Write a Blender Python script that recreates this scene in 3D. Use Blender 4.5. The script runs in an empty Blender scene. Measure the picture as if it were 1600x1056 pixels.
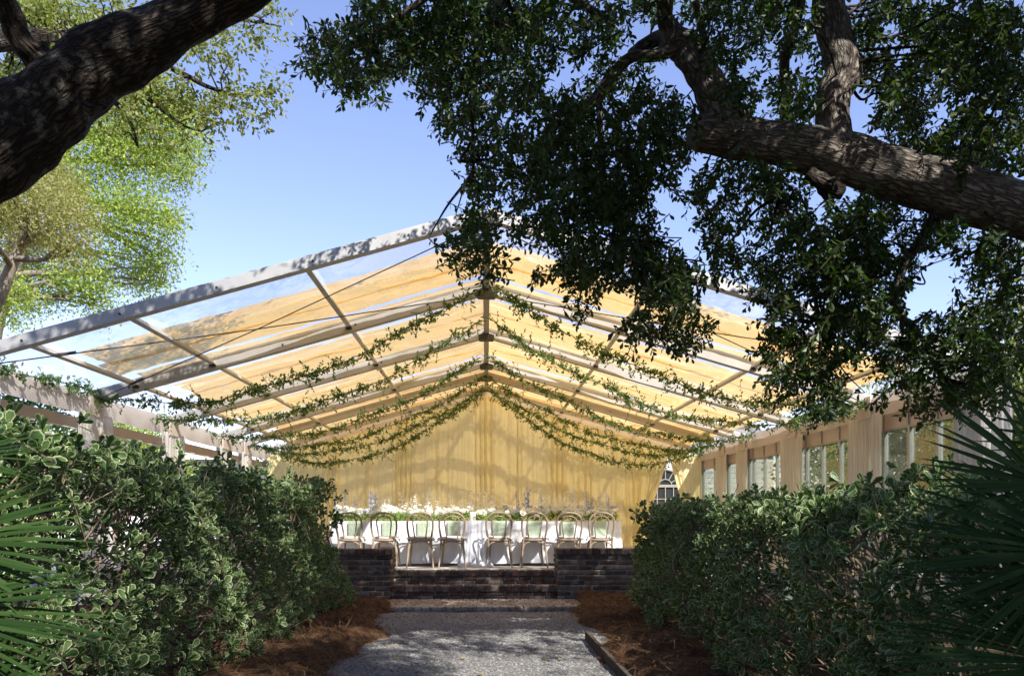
import bpy, math, random
import numpy as np
from mathutils import Vector, Matrix

# ------------------------------------------------------------------ camera, sky, sun, exposure
random.seed(7)
rng = np.random.default_rng(11)
scene = bpy.context.scene
col = scene.collection
R = math.radians

F, HX, HY = 1244.4, 760.0, 805.0          # focal length in photo pixels, vanishing point of the tent axis
CZ = 1.35
YAW = math.atan((800 - HX) / F)
cam_d = bpy.data.cameras.new('camera')
cam = bpy.data.objects.new('camera', cam_d); col.objects.link(cam)
cam_d.sensor_width = 36; cam_d.lens = 28.0
cam_d.shift_y = (HY - 528) / 1600
cam_d.clip_start = 0.05; cam_d.clip_end = 1500
cam.location = (0, 0, CZ); cam.rotation_euler = (R(90), 0, -YAW)
scene.camera = cam

SUN_EL, SUN_AZ = R(41), R(151)             # azimuth clockwise from +Y: behind the camera, to its right
sdir = Vector((math.sin(SUN_AZ) * math.cos(SUN_EL), math.cos(SUN_AZ) * math.cos(SUN_EL), math.sin(SUN_EL)))
world = bpy.data.worlds.new('World'); scene.world = world; world.use_nodes = True
wn = world.node_tree.nodes; wl = world.node_tree.links
sky = wn.new('ShaderNodeTexSky'); sky.sky_type = 'NISHITA'; sky.sun_disc = False
sky.sun_elevation = SUN_EL; sky.sun_rotation = SUN_AZ
sky.air_density = 1.0; sky.dust_density = 0.1; sky.ozone_density = 2.2
wn['Background'].inputs['Strength'].default_value = 0.15
tint = wn.new('ShaderNodeMix'); tint.data_type = 'RGBA'; tint.blend_type = 'MULTIPLY'; tint.inputs[0].default_value = 1
tint.inputs[7].default_value = (1.1, .93, 1.02, 1)          # the photograph's periwinkle white balance
wl.new(sky.outputs[0], tint.inputs[6]); wl.new(tint.outputs[2], wn['Background'].inputs['Color'])
sun_d = bpy.data.lights.new('sun', 'SUN'); sun_d.energy = 5.0; sun_d.angle = R(0.53); sun_d.color = (1, .95, .87)
sun = bpy.data.objects.new('sun', sun_d); col.objects.link(sun)
sun.rotation_euler = sdir.to_track_quat('Z', 'Y').to_euler()
sun.location = (6, -8, 30)
scene.view_settings.view_transform = 'Standard'; scene.view_settings.look = 'None'
scene.view_settings.exposure = 0.9; scene.view_settings.gamma = 1
scene.cycles.max_bounces = 8; scene.cycles.transparent_max_bounces = 16
scene.cycles.diffuse_bounces = 6; scene.cycles.caustics_reflective = False; scene.cycles.caustics_refractive = False

CY, SY = math.cos(YAW), math.sin(YAW)
def P(px, py, D):
    """photo pixel + distance along the tent axis -> world point"""
    u = (px - 800) / F; v = (HY - py) / F
    x = CY * u + SY; y = CY - SY * u
    return np.array((x / y * D, D, CZ + v / y * D))
def PV(px, py, D):
    u = (px - 800) / F; v = (HY - py) / F
    x = CY * u + SY; y = CY - SY * u
    return np.stack([x / y * D, D, CZ + v / y * D], -1)
def project(p):
    X, Y, Z = p[..., 0], p[..., 1], p[..., 2]
    u = (CY * X - SY * Y); d = np.maximum(SY * X + CY * Y, 1e-3)
    return 800 + F * u / d, HY - F * (Z - CZ) / d

# ------------------------------------------------------------------ helpers
def link(o, parent=None):
    col.objects.link(o)
    if parent is not None: o.parent = parent
    return o
def tag(o, label=None, cat=None, group=None, kind=None):
    if label: o['label'] = label
    if cat: o['category'] = cat
    if group: o['group'] = group
    if kind: o['kind'] = kind
    return o
def empty(name, loc=(0, 0, 0), rz=0):
    o = bpy.data.objects.new(name, None); o.location = loc; o.rotation_euler = (0, 0, rz); o.empty_display_size = .1
    return link(o)
def obj(name, me, parent=None, M=None):
    o = bpy.data.objects.new(name, me); link(o, parent)
    if M is not None: o.matrix_basis = M
    return o
def mesh_np(name, V, polys, mat, smooth=False, attrs=None, uv=None):
    me = bpy.data.meshes.new(name)
    V = np.asarray(V, dtype=np.float32)
    me.vertices.add(len(V)); me.vertices.foreach_set('co', V.ravel())
    polys = [np.asarray(p, dtype=np.int32) for p in polys if len(p)]
    loops = np.concatenate([p.ravel() for p in polys])
    tot = np.concatenate([np.full(len(p), p.shape[1], np.int32) for p in polys])
    st = np.concatenate([[0], np.cumsum(tot)[:-1]]).astype(np.int32)
    me.loops.add(len(loops)); me.loops.foreach_set('vertex_index', loops)
    me.polygons.add(len(tot)); me.polygons.foreach_set('loop_start', st)
    me.polygons.foreach_set('use_smooth', np.full(len(tot), bool(smooth)))
    me.update(calc_edges=True)
    if attrs:
        for k, a in attrs.items():
            at = me.attributes.new(k, 'FLOAT', 'POINT'); at.data.foreach_set('value', np.asarray(a, np.float32))
    if uv is not None:
        ul = me.uv_layers.new(name='UVMap'); ul.data.foreach_set('uv', np.asarray(uv, np.float32)[loops].ravel())
    if mat is not None: me.materials.append(mat)
    return me
class MB:
    """collects shapes into one mesh"""
    def __init__(s): s.V = []; s.P = {}; s.n = 0; s.UV = []
    def add(s, V, polys, uv=None):
        V = np.asarray(V, float)
        s.V.append(V); s.UV.append(np.zeros((len(V), 2)) if uv is None else np.asarray(uv))
        for p in polys:
            p = np.asarray(p)
            if len(p): s.P.setdefault(p.shape[1], []).append(p + s.n)
        s.n += len(V); return s
    def box(s, a, b):
        (x0, y0, z0), (x1, y1, z1) = a, b
        V = [(x, y, z) for x in (x0, x1) for y in (y0, y1) for z in (z0, z1)]
        return s.add(V, [[(0, 1, 3, 2), (4, 6, 7, 5), (0, 4, 5, 1), (2, 3, 7, 6), (0, 2, 6, 4), (1, 5, 7, 3)]])
    def beam(s, p, q, w, h, up=(0, 0, 1)):
        p, q, up = Vector(p), Vector(q), Vector(up)
        d = (q - p).normalized(); sx = d.cross(up).normalized(); sz = sx.cross(d)
        V = [tuple(c + sx * (w / 2 * i) + sz * (h / 2 * j)) for c in (p, q) for i in (-1, 1) for j in (-1, 1)]
        return s.add(V, [[(0, 1, 3, 2), (4, 6, 7, 5), (0, 4, 5, 1), (2, 3, 7, 6), (0, 2, 6, 4), (1, 5, 7, 3)]])
    def tube(s, pts, rad, n=8, caps=True, closed=False):
        V, Q, uv, caps_ = tube_np(pts, rad, n, closed)
        s.add(V, [Q], uv)
        if caps and not closed: s.add(V[caps_[0]], [[tuple(range(n))[::-1]]]); s.add(V[caps_[1]], [[tuple(range(n))]])
        return s
    def grid(s, G, uv=None):
        nu, nv = G.shape[:2]; I = np.arange(nu * nv).reshape(nu, nv)
        Q = np.stack([I[:-1, :-1], I[1:, :-1], I[1:, 1:], I[:-1, 1:]], -1).reshape(-1, 4)
        return s.add(G.reshape(-1, 3), [Q], uv)
    def mesh(s, name, mat, smooth=False):
        return mesh_np(name, np.concatenate(s.V), [np.concatenate(v) for v in s.P.values()], mat, smooth, None, np.concatenate(s.UV))
    def build(s, name, mat, parent=None, smooth=False, M=None): return obj(name, s.mesh(name, mat, smooth), parent, M)
def frames(pts, closed=False):
    pts = np.asarray(pts, float)
    T = np.gradient(pts, axis=0) if not closed else np.roll(pts, -1, 0) - np.roll(pts, 1, 0)
    T /= np.linalg.norm(T, axis=1)[:, None] + 1e-9
    a = np.array((0, 0, 1.)) if abs(T[0][2]) < .9 else np.array((1., 0, 0))
    N = np.zeros_like(pts); n = a - T[0] * a.dot(T[0]); n /= np.linalg.norm(n)
    for i in range(len(pts)):
        n = n - T[i] * n.dot(T[i]); n /= np.linalg.norm(n) + 1e-9; N[i] = n
    return T, N, np.cross(T, N)
def tube_np(pts, rad, n=8, closed=False):
    pts = np.asarray(pts, float); m = len(pts); rad = np.broadcast_to(np.asarray(rad, float), (m,))
    T, N, B = frames(pts, closed)
    a = np.arange(n) * 2 * np.pi / n
    V = pts[:, None] + rad[:, None, None] * (np.cos(a)[None, :, None] * N[:, None] + np.sin(a)[None, :, None] * B[:, None])
    I = np.arange(m * n).reshape(m, n)
    A = I if closed else I[:-1]; Bn = np.roll(I, -1, 0) if closed else I[1:]
    Q = np.stack([A, np.roll(A, -1, 1), np.roll(Bn, -1, 1), Bn], -1).reshape(-1, 4)
    L = np.concatenate([[0], np.cumsum(np.linalg.norm(np.diff(pts, axis=0), axis=1))])
    uv = np.stack([np.broadcast_to(np.minimum(a, 2 * np.pi - a)[None] , (m, n)) * rad.mean(), np.broadcast_to(L[:, None], (m, n))], -1).reshape(-1, 2)
    return V.reshape(-1, 3), Q, uv, (I[0], I[-1])
def catmull(pts, k=8):
    p = np.asarray(pts, float); p = np.concatenate([[2 * p[0] - p[1]], p, [2 * p[-1] - p[-2]]])
    out = []
    for i in range(1, len(p) - 2):
        for t in np.arange(k) / k:
            a, b, c, d = p[i - 1:i + 3]
            out.append(.5 * (2 * b + (c - a) * t + (2 * a - 5 * b + 4 * c - d) * t * t + (3 * b - a - 3 * c + d) * t ** 3))
    out.append(p[-2]); return np.array(out)
def unit(v): return v / (np.linalg.norm(v, axis=-1, keepdims=True) + 1e-9)

# leaf templates: rows are vertices (x across, y along, z out), rim = 1 on the margin
LEAF_W = (np.array([(0, 0, 0), (-.15, .36, .05), (0, .38, 0), (.15, .36, .05), (-.265, .72, .05), (0, .74, -.02), (.265, .72, .05), (-.125, .965, -.01), (.125, .965, -.01)]),
          [np.array([(0, 2, 1), (0, 3, 2), (5, 7, 4), (5, 8, 7), (5, 6, 8)]), np.array([(1, 2, 5, 4), (2, 3, 6, 5)])], np.array([.3, 1, 0, 1, 1, 0, 1, 1., 1.]))
LEAF_O = (np.array([(0, 0, 0), (-.17, .36, .05), (-.235, .7, .03), (0, 1, -.05), (.235, .7, .03), (.17, .36, .05)]),
          [np.array([(0, 3, 2, 1), (0, 5, 4, 3)])], np.array([0, 1, 1, 1, 1, 1.]))
LEAF_L = (np.array([(0, 0, 0), (-.11, .4, .03), (0, 1, -.04), (.11, .4, .03)]), [np.array([(0, 2, 1), (0, 3, 2)])], np.array([0, 1, 1, 1.]))
def leaf_arrays(pos, d, nrm, size, tm):
    T, polys, rim = tm
    y = unit(d); x = unit(np.cross(y, nrm)); z = np.cross(x, y)
    size = np.broadcast_to(size, (len(pos),))
    V = pos[:, None] + size[:, None, None] * (T[None, :, 0, None] * x[:, None] + T[None, :, 1, None] * y[:, None] + T[None, :, 2, None] * z[:, None])
    k = len(T); off = (np.arange(len(pos)) * k)[:, None, None]
    PP = [(p[None] + off).reshape(-1, p.shape[1]) for p in polys]
    rnd = np.repeat(rng.random(len(pos)), k)
    return V.reshape(-1, 3), PP, {'rnd': rnd, 'rim': np.tile(rim, len(pos))}
def leaf_mesh(name, pos, d, nrm, size, tm, mat):
    V, PP, at = leaf_arrays(pos, d, nrm, size, tm)
    return mesh_np(name, V, PP, mat, False, at)
def sticks(p, q, r0, r1):
    """many thin three-sided sticks as arrays"""
    d = unit(q - p); a = np.where(np.abs(d[:, 2:3]) < .9, np.array([[0, 0, 1.]]), np.array([[1., 0, 0]]))
    x = unit(np.cross(d, a)); y = np.cross(d, x); ang = np.arange(3) * 2 * np.pi / 3
    ring = np.cos(ang)[None, :, None] * x[:, None] + np.sin(ang)[None, :, None] * y[:, None]
    r0 = np.broadcast_to(r0, (len(p),)); r1 = np.broadcast_to(r1, (len(p),))
    V = np.concatenate([p[:, None] + ring * r0[:, None, None], q[:, None] + ring * r1[:, None, None]], 1)
    o = (np.arange(len(p)) * 6)[:, None, None]
    Q = np.array([(0, 1, 4, 3), (1, 2, 5, 4), (2, 0, 3, 5)])[None] + o
    return V.reshape(-1, 3), Q.reshape(-1, 4)
def sphere_dirs(n):
    v = rng.normal(size=(n, 3)); return unit(v)

# ------------------------------------------------------------------ materials
def mat_new(name):
    m = bpy.data.materials.new(name); m.use_nodes = True
    nt = m.node_tree; return m, nt, nt.nodes, nt.links, nt.nodes['Principled BSDF'], nt.nodes['Material Output']
def ramp(nt, fac, stops):
    r = nt.nodes.new('ShaderNodeValToRGB'); e = r.color_ramp.elements
    while len(e) < len(stops): e.new(.5)
    for i, (p, c) in enumerate(stops): e[i].position = p; e[i].color = (*c, 1)
    nt.links.new(fac, r.inputs[0]); return r.outputs[0]
def noise(nt, scale, detail=4, rough=.55, vec=None, coord='Object', dist=0):
    n = nt.nodes.new('ShaderNodeTexNoise'); n.inputs['Scale'].default_value = scale; n.inputs['Detail'].default_value = detail
    n.inputs['Roughness'].default_value = rough; n.inputs['Distortion'].default_value = dist
    if vec is None:
        tc = nt.nodes.new('ShaderNodeTexCoord'); vec = tc.outputs[coord]
    nt.links.new(vec, n.inputs['Vector']); return n.outputs['Fac']
def bump(nt, h, b, strength=.5, dist=.01):
    n = nt.nodes.new('ShaderNodeBump'); n.inputs['Strength'].default_value = strength; n.inputs['Distance'].default_value = dist
    nt.links.new(h, n.inputs['Height']); nt.links.new(n.outputs[0], b.inputs['Normal'])
def simple(name, stops, rough=.6, scale=6, spec=.3, metal=0, bmp=0, bscale=40, bdist=.005):
    m, nt, N, L, b, out = mat_new(name)
    if len(stops) == 1: b.inputs['Base Color'].default_value = (*stops[0], 1)
    else:
        k = len(stops); L.new(ramp(nt, noise(nt, scale), [(.3 + .4 * i / (k - 1), c) for i, c in enumerate(stops)]), b.inputs['Base Color'])
    b.inputs['Roughness'].default_value = rough; b.inputs['Specular IOR Level'].default_value = spec; b.inputs['Metallic'].default_value = metal
    if bmp: bump(nt, noise(nt, bscale), b, bmp, bdist)
    return m
def leaf_mat(name, stops, rim=None, trans=.3, tcol=None, rough=.45, spec=.4, objrand=False):
    m, nt, N, L, b, out = mat_new(name)
    a = N.new('ShaderNodeAttribute'); a.attribute_name = 'rnd'; fac = a.outputs['Fac']
    if objrand:
        oi = N.new('ShaderNodeObjectInfo'); ad = N.new('ShaderNodeMath'); ad.operation = 'ADD'; fr = N.new('ShaderNodeMath'); fr.operation = 'FRACT'
        L.new(fac, ad.inputs[0]); L.new(oi.outputs['Random'], ad.inputs[1]); L.new(ad.outputs[0], fr.inputs[0]); fac = fr.outputs[0]
    k = len(stops); c = ramp(nt, fac, [(i / (k - 1), s) for i, s in enumerate(stops)])
    if rim:
        r = N.new('ShaderNodeAttribute'); r.attribute_name = 'rim'
        tc = N.new('ShaderNodeTexCoord')
        nz = noise(nt, 55, 2, .5, tc.outputs['Object'])
        ad = N.new('ShaderNodeMath'); ad.operation = 'MULTIPLY_ADD'; ad.inputs[1].default_value = .3; L.new(nz, ad.inputs[0]); L.new(r.outputs['Fac'], ad.inputs[2])
        f = ramp(nt, ad.outputs[0], [(rim[1], (0, 0, 0)), (min(rim[1] + .12, 1), (1, 1, 1))])
        mx = N.new('ShaderNodeMix'); mx.data_type = 'RGBA'; L.new(f, mx.inputs[0]); L.new(c, mx.inputs[6]); mx.inputs[7].default_value = (*rim[0], 1); c = mx.outputs[2]
    L.new(c, b.inputs['Base Color']); b.inputs['Roughness'].default_value = rough; b.inputs['Specular IOR Level'].default_value = spec
    t = N.new('ShaderNodeBsdfTranslucent'); hs = N.new('ShaderNodeMix'); hs.data_type = 'RGBA'; hs.blend_type = 'MULTIPLY'; hs.inputs[0].default_value = 1
    L.new(c, hs.inputs[6]); hs.inputs[7].default_value = (*(tcol or (1.6, 1.7, .7)), 1); L.new(hs.outputs[2], t.inputs[0])
    ms = N.new('ShaderNodeMixShader'); ms.inputs[0].default_value = trans
    L.new(b.outputs[0], ms.inputs[1]); L.new(t.outputs[0], ms.inputs[2]); L.new(ms.outputs[0], out.inputs['Surface'])
    return m
def cloth_mat(name, c, trans=.4, tc=None, weave=250, shade=.06, var=3):
    m, nt, N, L, b, out = mat_new(name)
    d = tuple(x * (1 - shade * 2) for x in c)
    colr = ramp(nt, noise(nt, var, 3), [(.3, d), (.7, c)])
    L.new(colr, b.inputs['Base Color']); b.inputs['Roughness'].default_value = .85; b.inputs['Specular IOR Level'].default_value = .1
    bump(nt, noise(nt, weave, 2), b, .15, .002)
    t = N.new('ShaderNodeBsdfTranslucent'); t.inputs[0].default_value = (*(tc or c), 1)
    ms = N.new('ShaderNodeMixShader'); ms.inputs[0].default_value = trans
    L.new(b.outputs[0], ms.inputs[1]); L.new(t.outputs[0], ms.inputs[2]); L.new(ms.outputs[0], out.inputs['Surface'])
    return m
def bark_mat(name, c0, c1, c2, lichen=.5):
    m, nt, N, L, b, out = mat_new(name)
    tc = N.new('ShaderNodeTexCoord'); mp = N.new('ShaderNodeMapping'); L.new(tc.outputs['UV'], mp.inputs[0])
    mp.inputs['Scale'].default_value = (27, 7, 1)
    v = N.new('ShaderNodeTexVoronoi'); v.feature = 'DISTANCE_TO_EDGE'; v.inputs['Scale'].default_value = 1.0
    wob = N.new('ShaderNodeTexNoise'); wob.inputs['Scale'].default_value = .9; wob.inputs['Detail'].default_value = 6; L.new(mp.outputs[0], wob.inputs['Vector'])
    ad = N.new('ShaderNodeMix'); ad.data_type = 'RGBA'; ad.blend_type = 'LINEAR_LIGHT'; ad.inputs[0].default_value = 1.2
    L.new(mp.outputs[0], ad.inputs[6]); L.new(wob.outputs['Color'], ad.inputs[7]); L.new(ad.outputs[2], v.inputs['Vector'])
    edge = ramp(nt, v.outputs['Distance'], [(0, (0, 0, 0)), (.28, (1, 1, 1))])
    base = ramp(nt, noise(nt, 5, 6), [(.3, c1), (.55, c2), (.7, c1)])
    li = ramp(nt, noise(nt, 9, 5, .65), [(.56, (0, 0, 0)), (.64, (1, 1, 1))])
    mx = N.new('ShaderNodeMix'); mx.data_type = 'RGBA'; L.new(edge, mx.inputs[0]); mx.inputs[6].default_value = (*c0, 1); L.new(base, mx.inputs[7])
    ml = N.new('ShaderNodeMath'); ml.operation = 'MULTIPLY'; L.new(li, ml.inputs[0]); ml.inputs[1].default_value = lichen
    m2 = N.new('ShaderNodeMix'); m2.data_type = 'RGBA'; L.new(ml.outputs[0], m2.inputs[0]); L.new(mx.outputs[2], m2.inputs[6]); m2.inputs[7].default_value = (.24, .24, .2, 1)
    L.new(m2.outputs[2], b.inputs['Base Color']); b.inputs['Roughness'].default_value = .9; b.inputs['Specular IOR Level'].default_value = .15
    h = N.new('ShaderNodeMath'); h.operation = 'MULTIPLY_ADD'; L.new(noise(nt, 70, 4), h.inputs[0]); h.inputs[1].default_value = .4; L.new(edge, h.inputs[2])
    bump(nt, h.outputs[0], b, .9, .03)
    return m
def objrand_mat(name, stops, rough=.85, spec=.2, bmp=.6, bscale=35, stain=None):
    m, nt, N, L, b, out = mat_new(name)
    oi = N.new('ShaderNodeObjectInfo'); k = len(stops)
    c = ramp(nt, oi.outputs['Random'], [(i / (k - 1), s) for i, s in enumerate(stops)])
    geo = N.new('ShaderNodeNewGeometry')
    n1 = noise(nt, 14, 5, .6, geo.outputs['Position'])
    mx = N.new('ShaderNodeMix'); mx.data_type = 'RGBA'; mx.blend_type = 'MULTIPLY'; mx.inputs[0].default_value = .9
    L.new(c, mx.inputs[6]); L.new(ramp(nt, n1, [(.3, (.45, .42, .4)), (.7, (1.2, 1.2, 1.2))]), mx.inputs[7]); cc = mx.outputs[2]
    if stain:
        m2 = N.new('ShaderNodeMix'); m2.data_type = 'RGBA'; L.new(ramp(nt, noise(nt, 5, 5, .6, geo.outputs['Position']), [(.52, (0, 0, 0)), (.66, (.75, .75, .75))]), m2.inputs[0])
        L.new(cc, m2.inputs[6]); m2.inputs[7].default_value = (*stain, 1); cc = m2.outputs[2]
    L.new(cc, b.inputs['Base Color']); b.inputs['Roughness'].default_value = rough; b.inputs['Specular IOR Level'].default_value = spec
    if bmp: bump(nt, noise(nt, bscale, 5, .6, geo.outputs['Position']), b, bmp, .006)
    return m

M = {}
M['alu'] = simple('brushed aluminium', [(.42, .42, .43), (.52, .52, .52)], .45, 3, .5, .35)
M['rafter'] = simple('grey anodised beam', [(.38, .365, .34), (.46, .44, .41)], .5, 2, .4, .1)
M['purlin'] = simple('pale purlin', [(.66, .62, .55), (.74, .69, .61)], .5, 2, .4)
M['plate'] = simple('dark steel plate', [(.05, .046, .042), (.085, .075, .065)], .55, 8, .4, .3)
M['cable'] = simple('steel cable', [(.07, .065, .06)], .5)
M['valance'] = cloth_mat('beige liner cloth', (.85, .77, .69), .3, (.88, .78, .66))
M['panelboard'] = cloth_mat('tan header cloth', (.72, .6, .49), .2, (.75, .62, .5))
M['curtain'] = cloth_mat('cream curtain cloth', (.9, .87, .82), .4, (.92, .87, .78))
M['drape'] = cloth_mat('pale yellow drape cloth', (.97, .86, .5), .3, (.98, .84, .44))
M['amber'] = cloth_mat('amber ceiling cloth', (.80, .52, .2), .75, (.86, .54, .18), shade=.08, var=.6)
nt = M['amber'].node_tree; o_ = nt.nodes['Material Output']; sh = o_.inputs['Surface'].links[0].from_socket     # sheer weave lets some sun straight through
tp = nt.nodes.new('ShaderNodeBsdfTransparent'); tp.inputs[0].default_value = (1, .85, .55, 1); ms = nt.nodes.new('ShaderNodeMixShader'); ms.inputs[0].default_value = .17
nt.links.new(sh, ms.inputs[1]); nt.links.new(tp.outputs[0], ms.inputs[2]); nt.links.new(ms.outputs[0], o_.inputs['Surface'])
M['linen'] = cloth_mat('white table linen', (.84, .85, .9), .12)
M['napkin'] = cloth_mat('sage napkin', (.50, .60, .46), .15, var=60, shade=.2)
M['wood'] = simple('limed oak', [(.22, .16, .105), (.32, .25, .18), (.25, .185, .125)], .5, 14, .35, 0, .2, 60)
M['candle'] = simple('white wax', [(.85, .84, .8)], .5)
M['petal_white'] = leaf_mat('white petals', [(.9, .9, .87), (.87, .85, .76), (.92, .92, .92)], trans=.25, tcol=(1, 1, .95), rough=.7, spec=.1, objrand=True)
M['petal_blue'] = leaf_mat('blue petals', [(.2, .27, .6), (.33, .42, .72), (.5, .58, .8)], trans=.2, tcol=(1, 1, 1.1), rough=.7, spec=.1, objrand=True)
M['flower_leaf'] = leaf_mat('flower greenery', [(.1, .22, .03), (.2, .34, .06), (.05, .13, .03)], trans=.3)
M['garland'] = leaf_mat('garland leaves', [(.06, .13, .045), (.11, .2, .07), (.19, .28, .11), (.08, .18, .08)], trans=.35)
M['vine'] = simple('vine stem', [(.09, .065, .03)], .8)
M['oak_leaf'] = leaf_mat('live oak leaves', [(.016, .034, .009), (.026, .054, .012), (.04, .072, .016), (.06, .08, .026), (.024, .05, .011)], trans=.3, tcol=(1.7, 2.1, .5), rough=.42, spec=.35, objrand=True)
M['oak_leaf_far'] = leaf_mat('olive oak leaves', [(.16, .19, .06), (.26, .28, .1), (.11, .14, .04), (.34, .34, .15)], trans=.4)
M['spring_leaf'] = leaf_mat('spring green leaves', [(.2, .3, .05), (.31, .42, .075), (.42, .49, .12), (.15, .24, .04)], trans=.42, tcol=(1.25, 1.25, .7))
M['olive_leaf'] = leaf_mat('dull olive leaves', [(.24, .24, .09), (.34, .32, .13), (.17, .18, .06)], trans=.4)
M['dark_leaf'] = leaf_mat('dark evergreen leaves', [(.03, .07, .02), (.06, .11, .03), (.1, .15, .04)], trans=.3)
M['hedge'] = leaf_mat('variegated hedge leaves', [(.035, .085, .02), (.06, .12, .035), (.095, .15, .05), (.05, .105, .03)], rim=((.39, .43, .25), .88), trans=.22, tcol=(1.3, 1.5, .7), rough=.42, spec=.3, objrand=True)
M['hedge_twig'] = simple('hedge twigs', [(.16, .115, .075), (.26, .2, .14)], .85, 8)
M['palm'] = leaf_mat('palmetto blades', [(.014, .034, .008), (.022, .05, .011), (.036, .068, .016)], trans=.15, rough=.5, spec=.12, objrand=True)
M['petiole'] = simple('palmetto stalk', [(.06, .11, .04)], .5)
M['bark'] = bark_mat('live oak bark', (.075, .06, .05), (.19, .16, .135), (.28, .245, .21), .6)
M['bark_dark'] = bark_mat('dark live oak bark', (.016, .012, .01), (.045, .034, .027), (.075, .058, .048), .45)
M['bark_pale'] = simple('pale tree bark', [(.16, .13, .1), (.3, .26, .21)], .9, 4, .1, 0, .5, 20)
M['brick'] = objrand_mat('old brick', [(.045, .041, .04), (.125, .078, .062), (.07, .06, .056), (.2, .12, .09), (.105, .088, .08), (.12, .078, .065), (.28, .23, .2), (.055, .049, .047)], stain=(.07, .062, .06))
M['paver'] = objrand_mat('worn paver brick', [(.3, .265, .24), (.42, .38, .35), (.34, .29, .255), (.26, .23, .21)])
M['mortar'] = simple('mortar', [(.26, .25, .235), (.38, .36, .34)], .95, 9, .1, 0, .6, 60)
M['stone'] = simple('grey terrace slab', [(.38, .37, .36), (.46, .45, .43)], .8, 5, .2, 0, .3, 60)
M['gravel'] = None
M['ground'] = simple('leafy soil', [(.05, .035, .022), (.1, .07, .04), (.07, .07, .03)], .95, 1.5, .1, 0, .8, 25, .03)
M['straw'] = simple('pine straw bed', [(.035, .02, .012), (.09, .048, .026), (.14, .08, .042)], .95, 18, .1, 0, 1, 60, .02)
M['needle'] = leaf_mat('pine needles', [(.08, .042, .024), (.16, .088, .046), (.22, .128, .068), (.04, .024, .015)], trans=.1, rough=.7, spec=.2)
M['white_paint'] = simple('white paint', [(.76, .76, .75), (.82, .82, .8)], .45, 5, .4)
M['trim'] = simple('aged trim paint', [(.27, .255, .22), (.33, .315, .28)], .6)
M['siding'] = simple('pale house wall', [(.5, .49, .47), (.58, .57, .55)], .7, 3)
M['white_wall'] = simple('white house wall', [(.8, .8, .8), (.84, .84, .83)], .7, 3)
M['roof_grey'] = simple('grey shingle', [(.1, .1, .105), (.16, .16, .16)], .9, 9, .1, 0, .6, 30)
M['darkglass'] = simple('dark window glass', [(.03, .035, .04)], .08, 5, .6)
M['timber'] = simple('weathered edging board', [(.05, .04, .033), (.1, .08, .06)], .9, 9, .1, 0, .5, 50)

m, nt, N, L, b, out = mat_new('grey gravel')
geo = N.new('ShaderNodeNewGeometry')
v = N.new('ShaderNodeTexVoronoi'); v.inputs['Scale'].default_value = 75; L.new(geo.outputs['Position'], v.inputs['Vector'])
mx = N.new('ShaderNodeMix'); mx.data_type = 'RGBA'; mx.blend_type = 'MULTIPLY'; mx.inputs[0].default_value = 1
sp = N.new('ShaderNodeSeparateColor'); L.new(v.outputs['Color'], sp.inputs[0])
L.new(ramp(nt, sp.outputs[0], [(0, (.09, .09, .093)), (.5, (.21, .208, .205)), (.85, (.3, .298, .29)), (1, (.44, .43, .415))]), mx.inputs[6])
L.new(ramp(nt, noise(nt, 1.6, 5, .6, geo.outputs['Position']), [(.3, (.62, .6, .58)), (.7, (1.05, 1.05, 1.05))]), mx.inputs[7])
L.new(mx.outputs[2], b.inputs['Base Color']); b.inputs['Roughness'].default_value = .9; b.inputs['Specular IOR Level'].default_value = .2
bump(nt, v.outputs['Distance'], b, .9, -.008); M['gravel'] = m
M['pebble'] = leaf_mat('pebbles', [(.08, .08, .083), (.2, .2, .198), (.33, .328, .32), (.15, .145, .14)], trans=0, rough=.9, spec=.2)

def clear_mat(name, milk, gloss, tint=(1, 1, 1), rough=.03, milkcol=(.9, .92, 1), ior=1.45):
    m, nt, N, L, b, out = mat_new(name); N.remove(b)
    tr = N.new('ShaderNodeBsdfTransparent'); tr.inputs[0].default_value = (*tint, 1)
    gl = N.new('ShaderNodeBsdfGlossy'); gl.inputs['Roughness'].default_value = rough; gl.inputs[0].default_value = (1, 1, 1, 1)
    tl = N.new('ShaderNodeBsdfTranslucent'); tl.inputs[0].default_value = (*milkcol, 1)
    fr = N.new('ShaderNodeFresnel'); fr.inputs[0].default_value = ior
    mu = N.new('ShaderNodeMath'); mu.operation = 'MULTIPLY'; L.new(fr.outputs[0], mu.inputs[0]); mu.inputs[1].default_value = gloss; mu.use_clamp = True
    m1 = N.new('ShaderNodeMixShader'); L.new(ramp(nt, noise(nt, 1.3, 5, .6, dist=1.5), [(.42, (milk * .5,) * 3), (.62, (milk,) * 3), (.72, (min(1, milk * 2.6),) * 3)]), m1.inputs[0])
    L.new(tr.outputs[0], m1.inputs[1]); L.new(tl.outputs[0], m1.inputs[2])
    m2 = N.new('ShaderNodeMixShader'); L.new(mu.outputs[0], m2.inputs[0]); L.new(m1.outputs[0], m2.inputs[1]); L.new(gl.outputs[0], m2.inputs[2])
    L.new(m2.outputs[0], out.inputs['Surface']); return m
M['vinyl'] = clear_mat('clear vinyl', .15, .28, (.98, .99, 1), .08, ior=1.3)
M['pane'] = clear_mat('window glass', .02, .55, (.8, .84, .78), .01)
m, nt, N, L, b, out = mat_new('fairy bulb'); b.inputs['Base Color'].default_value = (1, .7, .35, 1)
b.inputs['Emission Color'].default_value = (1, .55, .2, 1); b.inputs['Emission Strength'].default_value = 1.0; M['bulb'] = m

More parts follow.
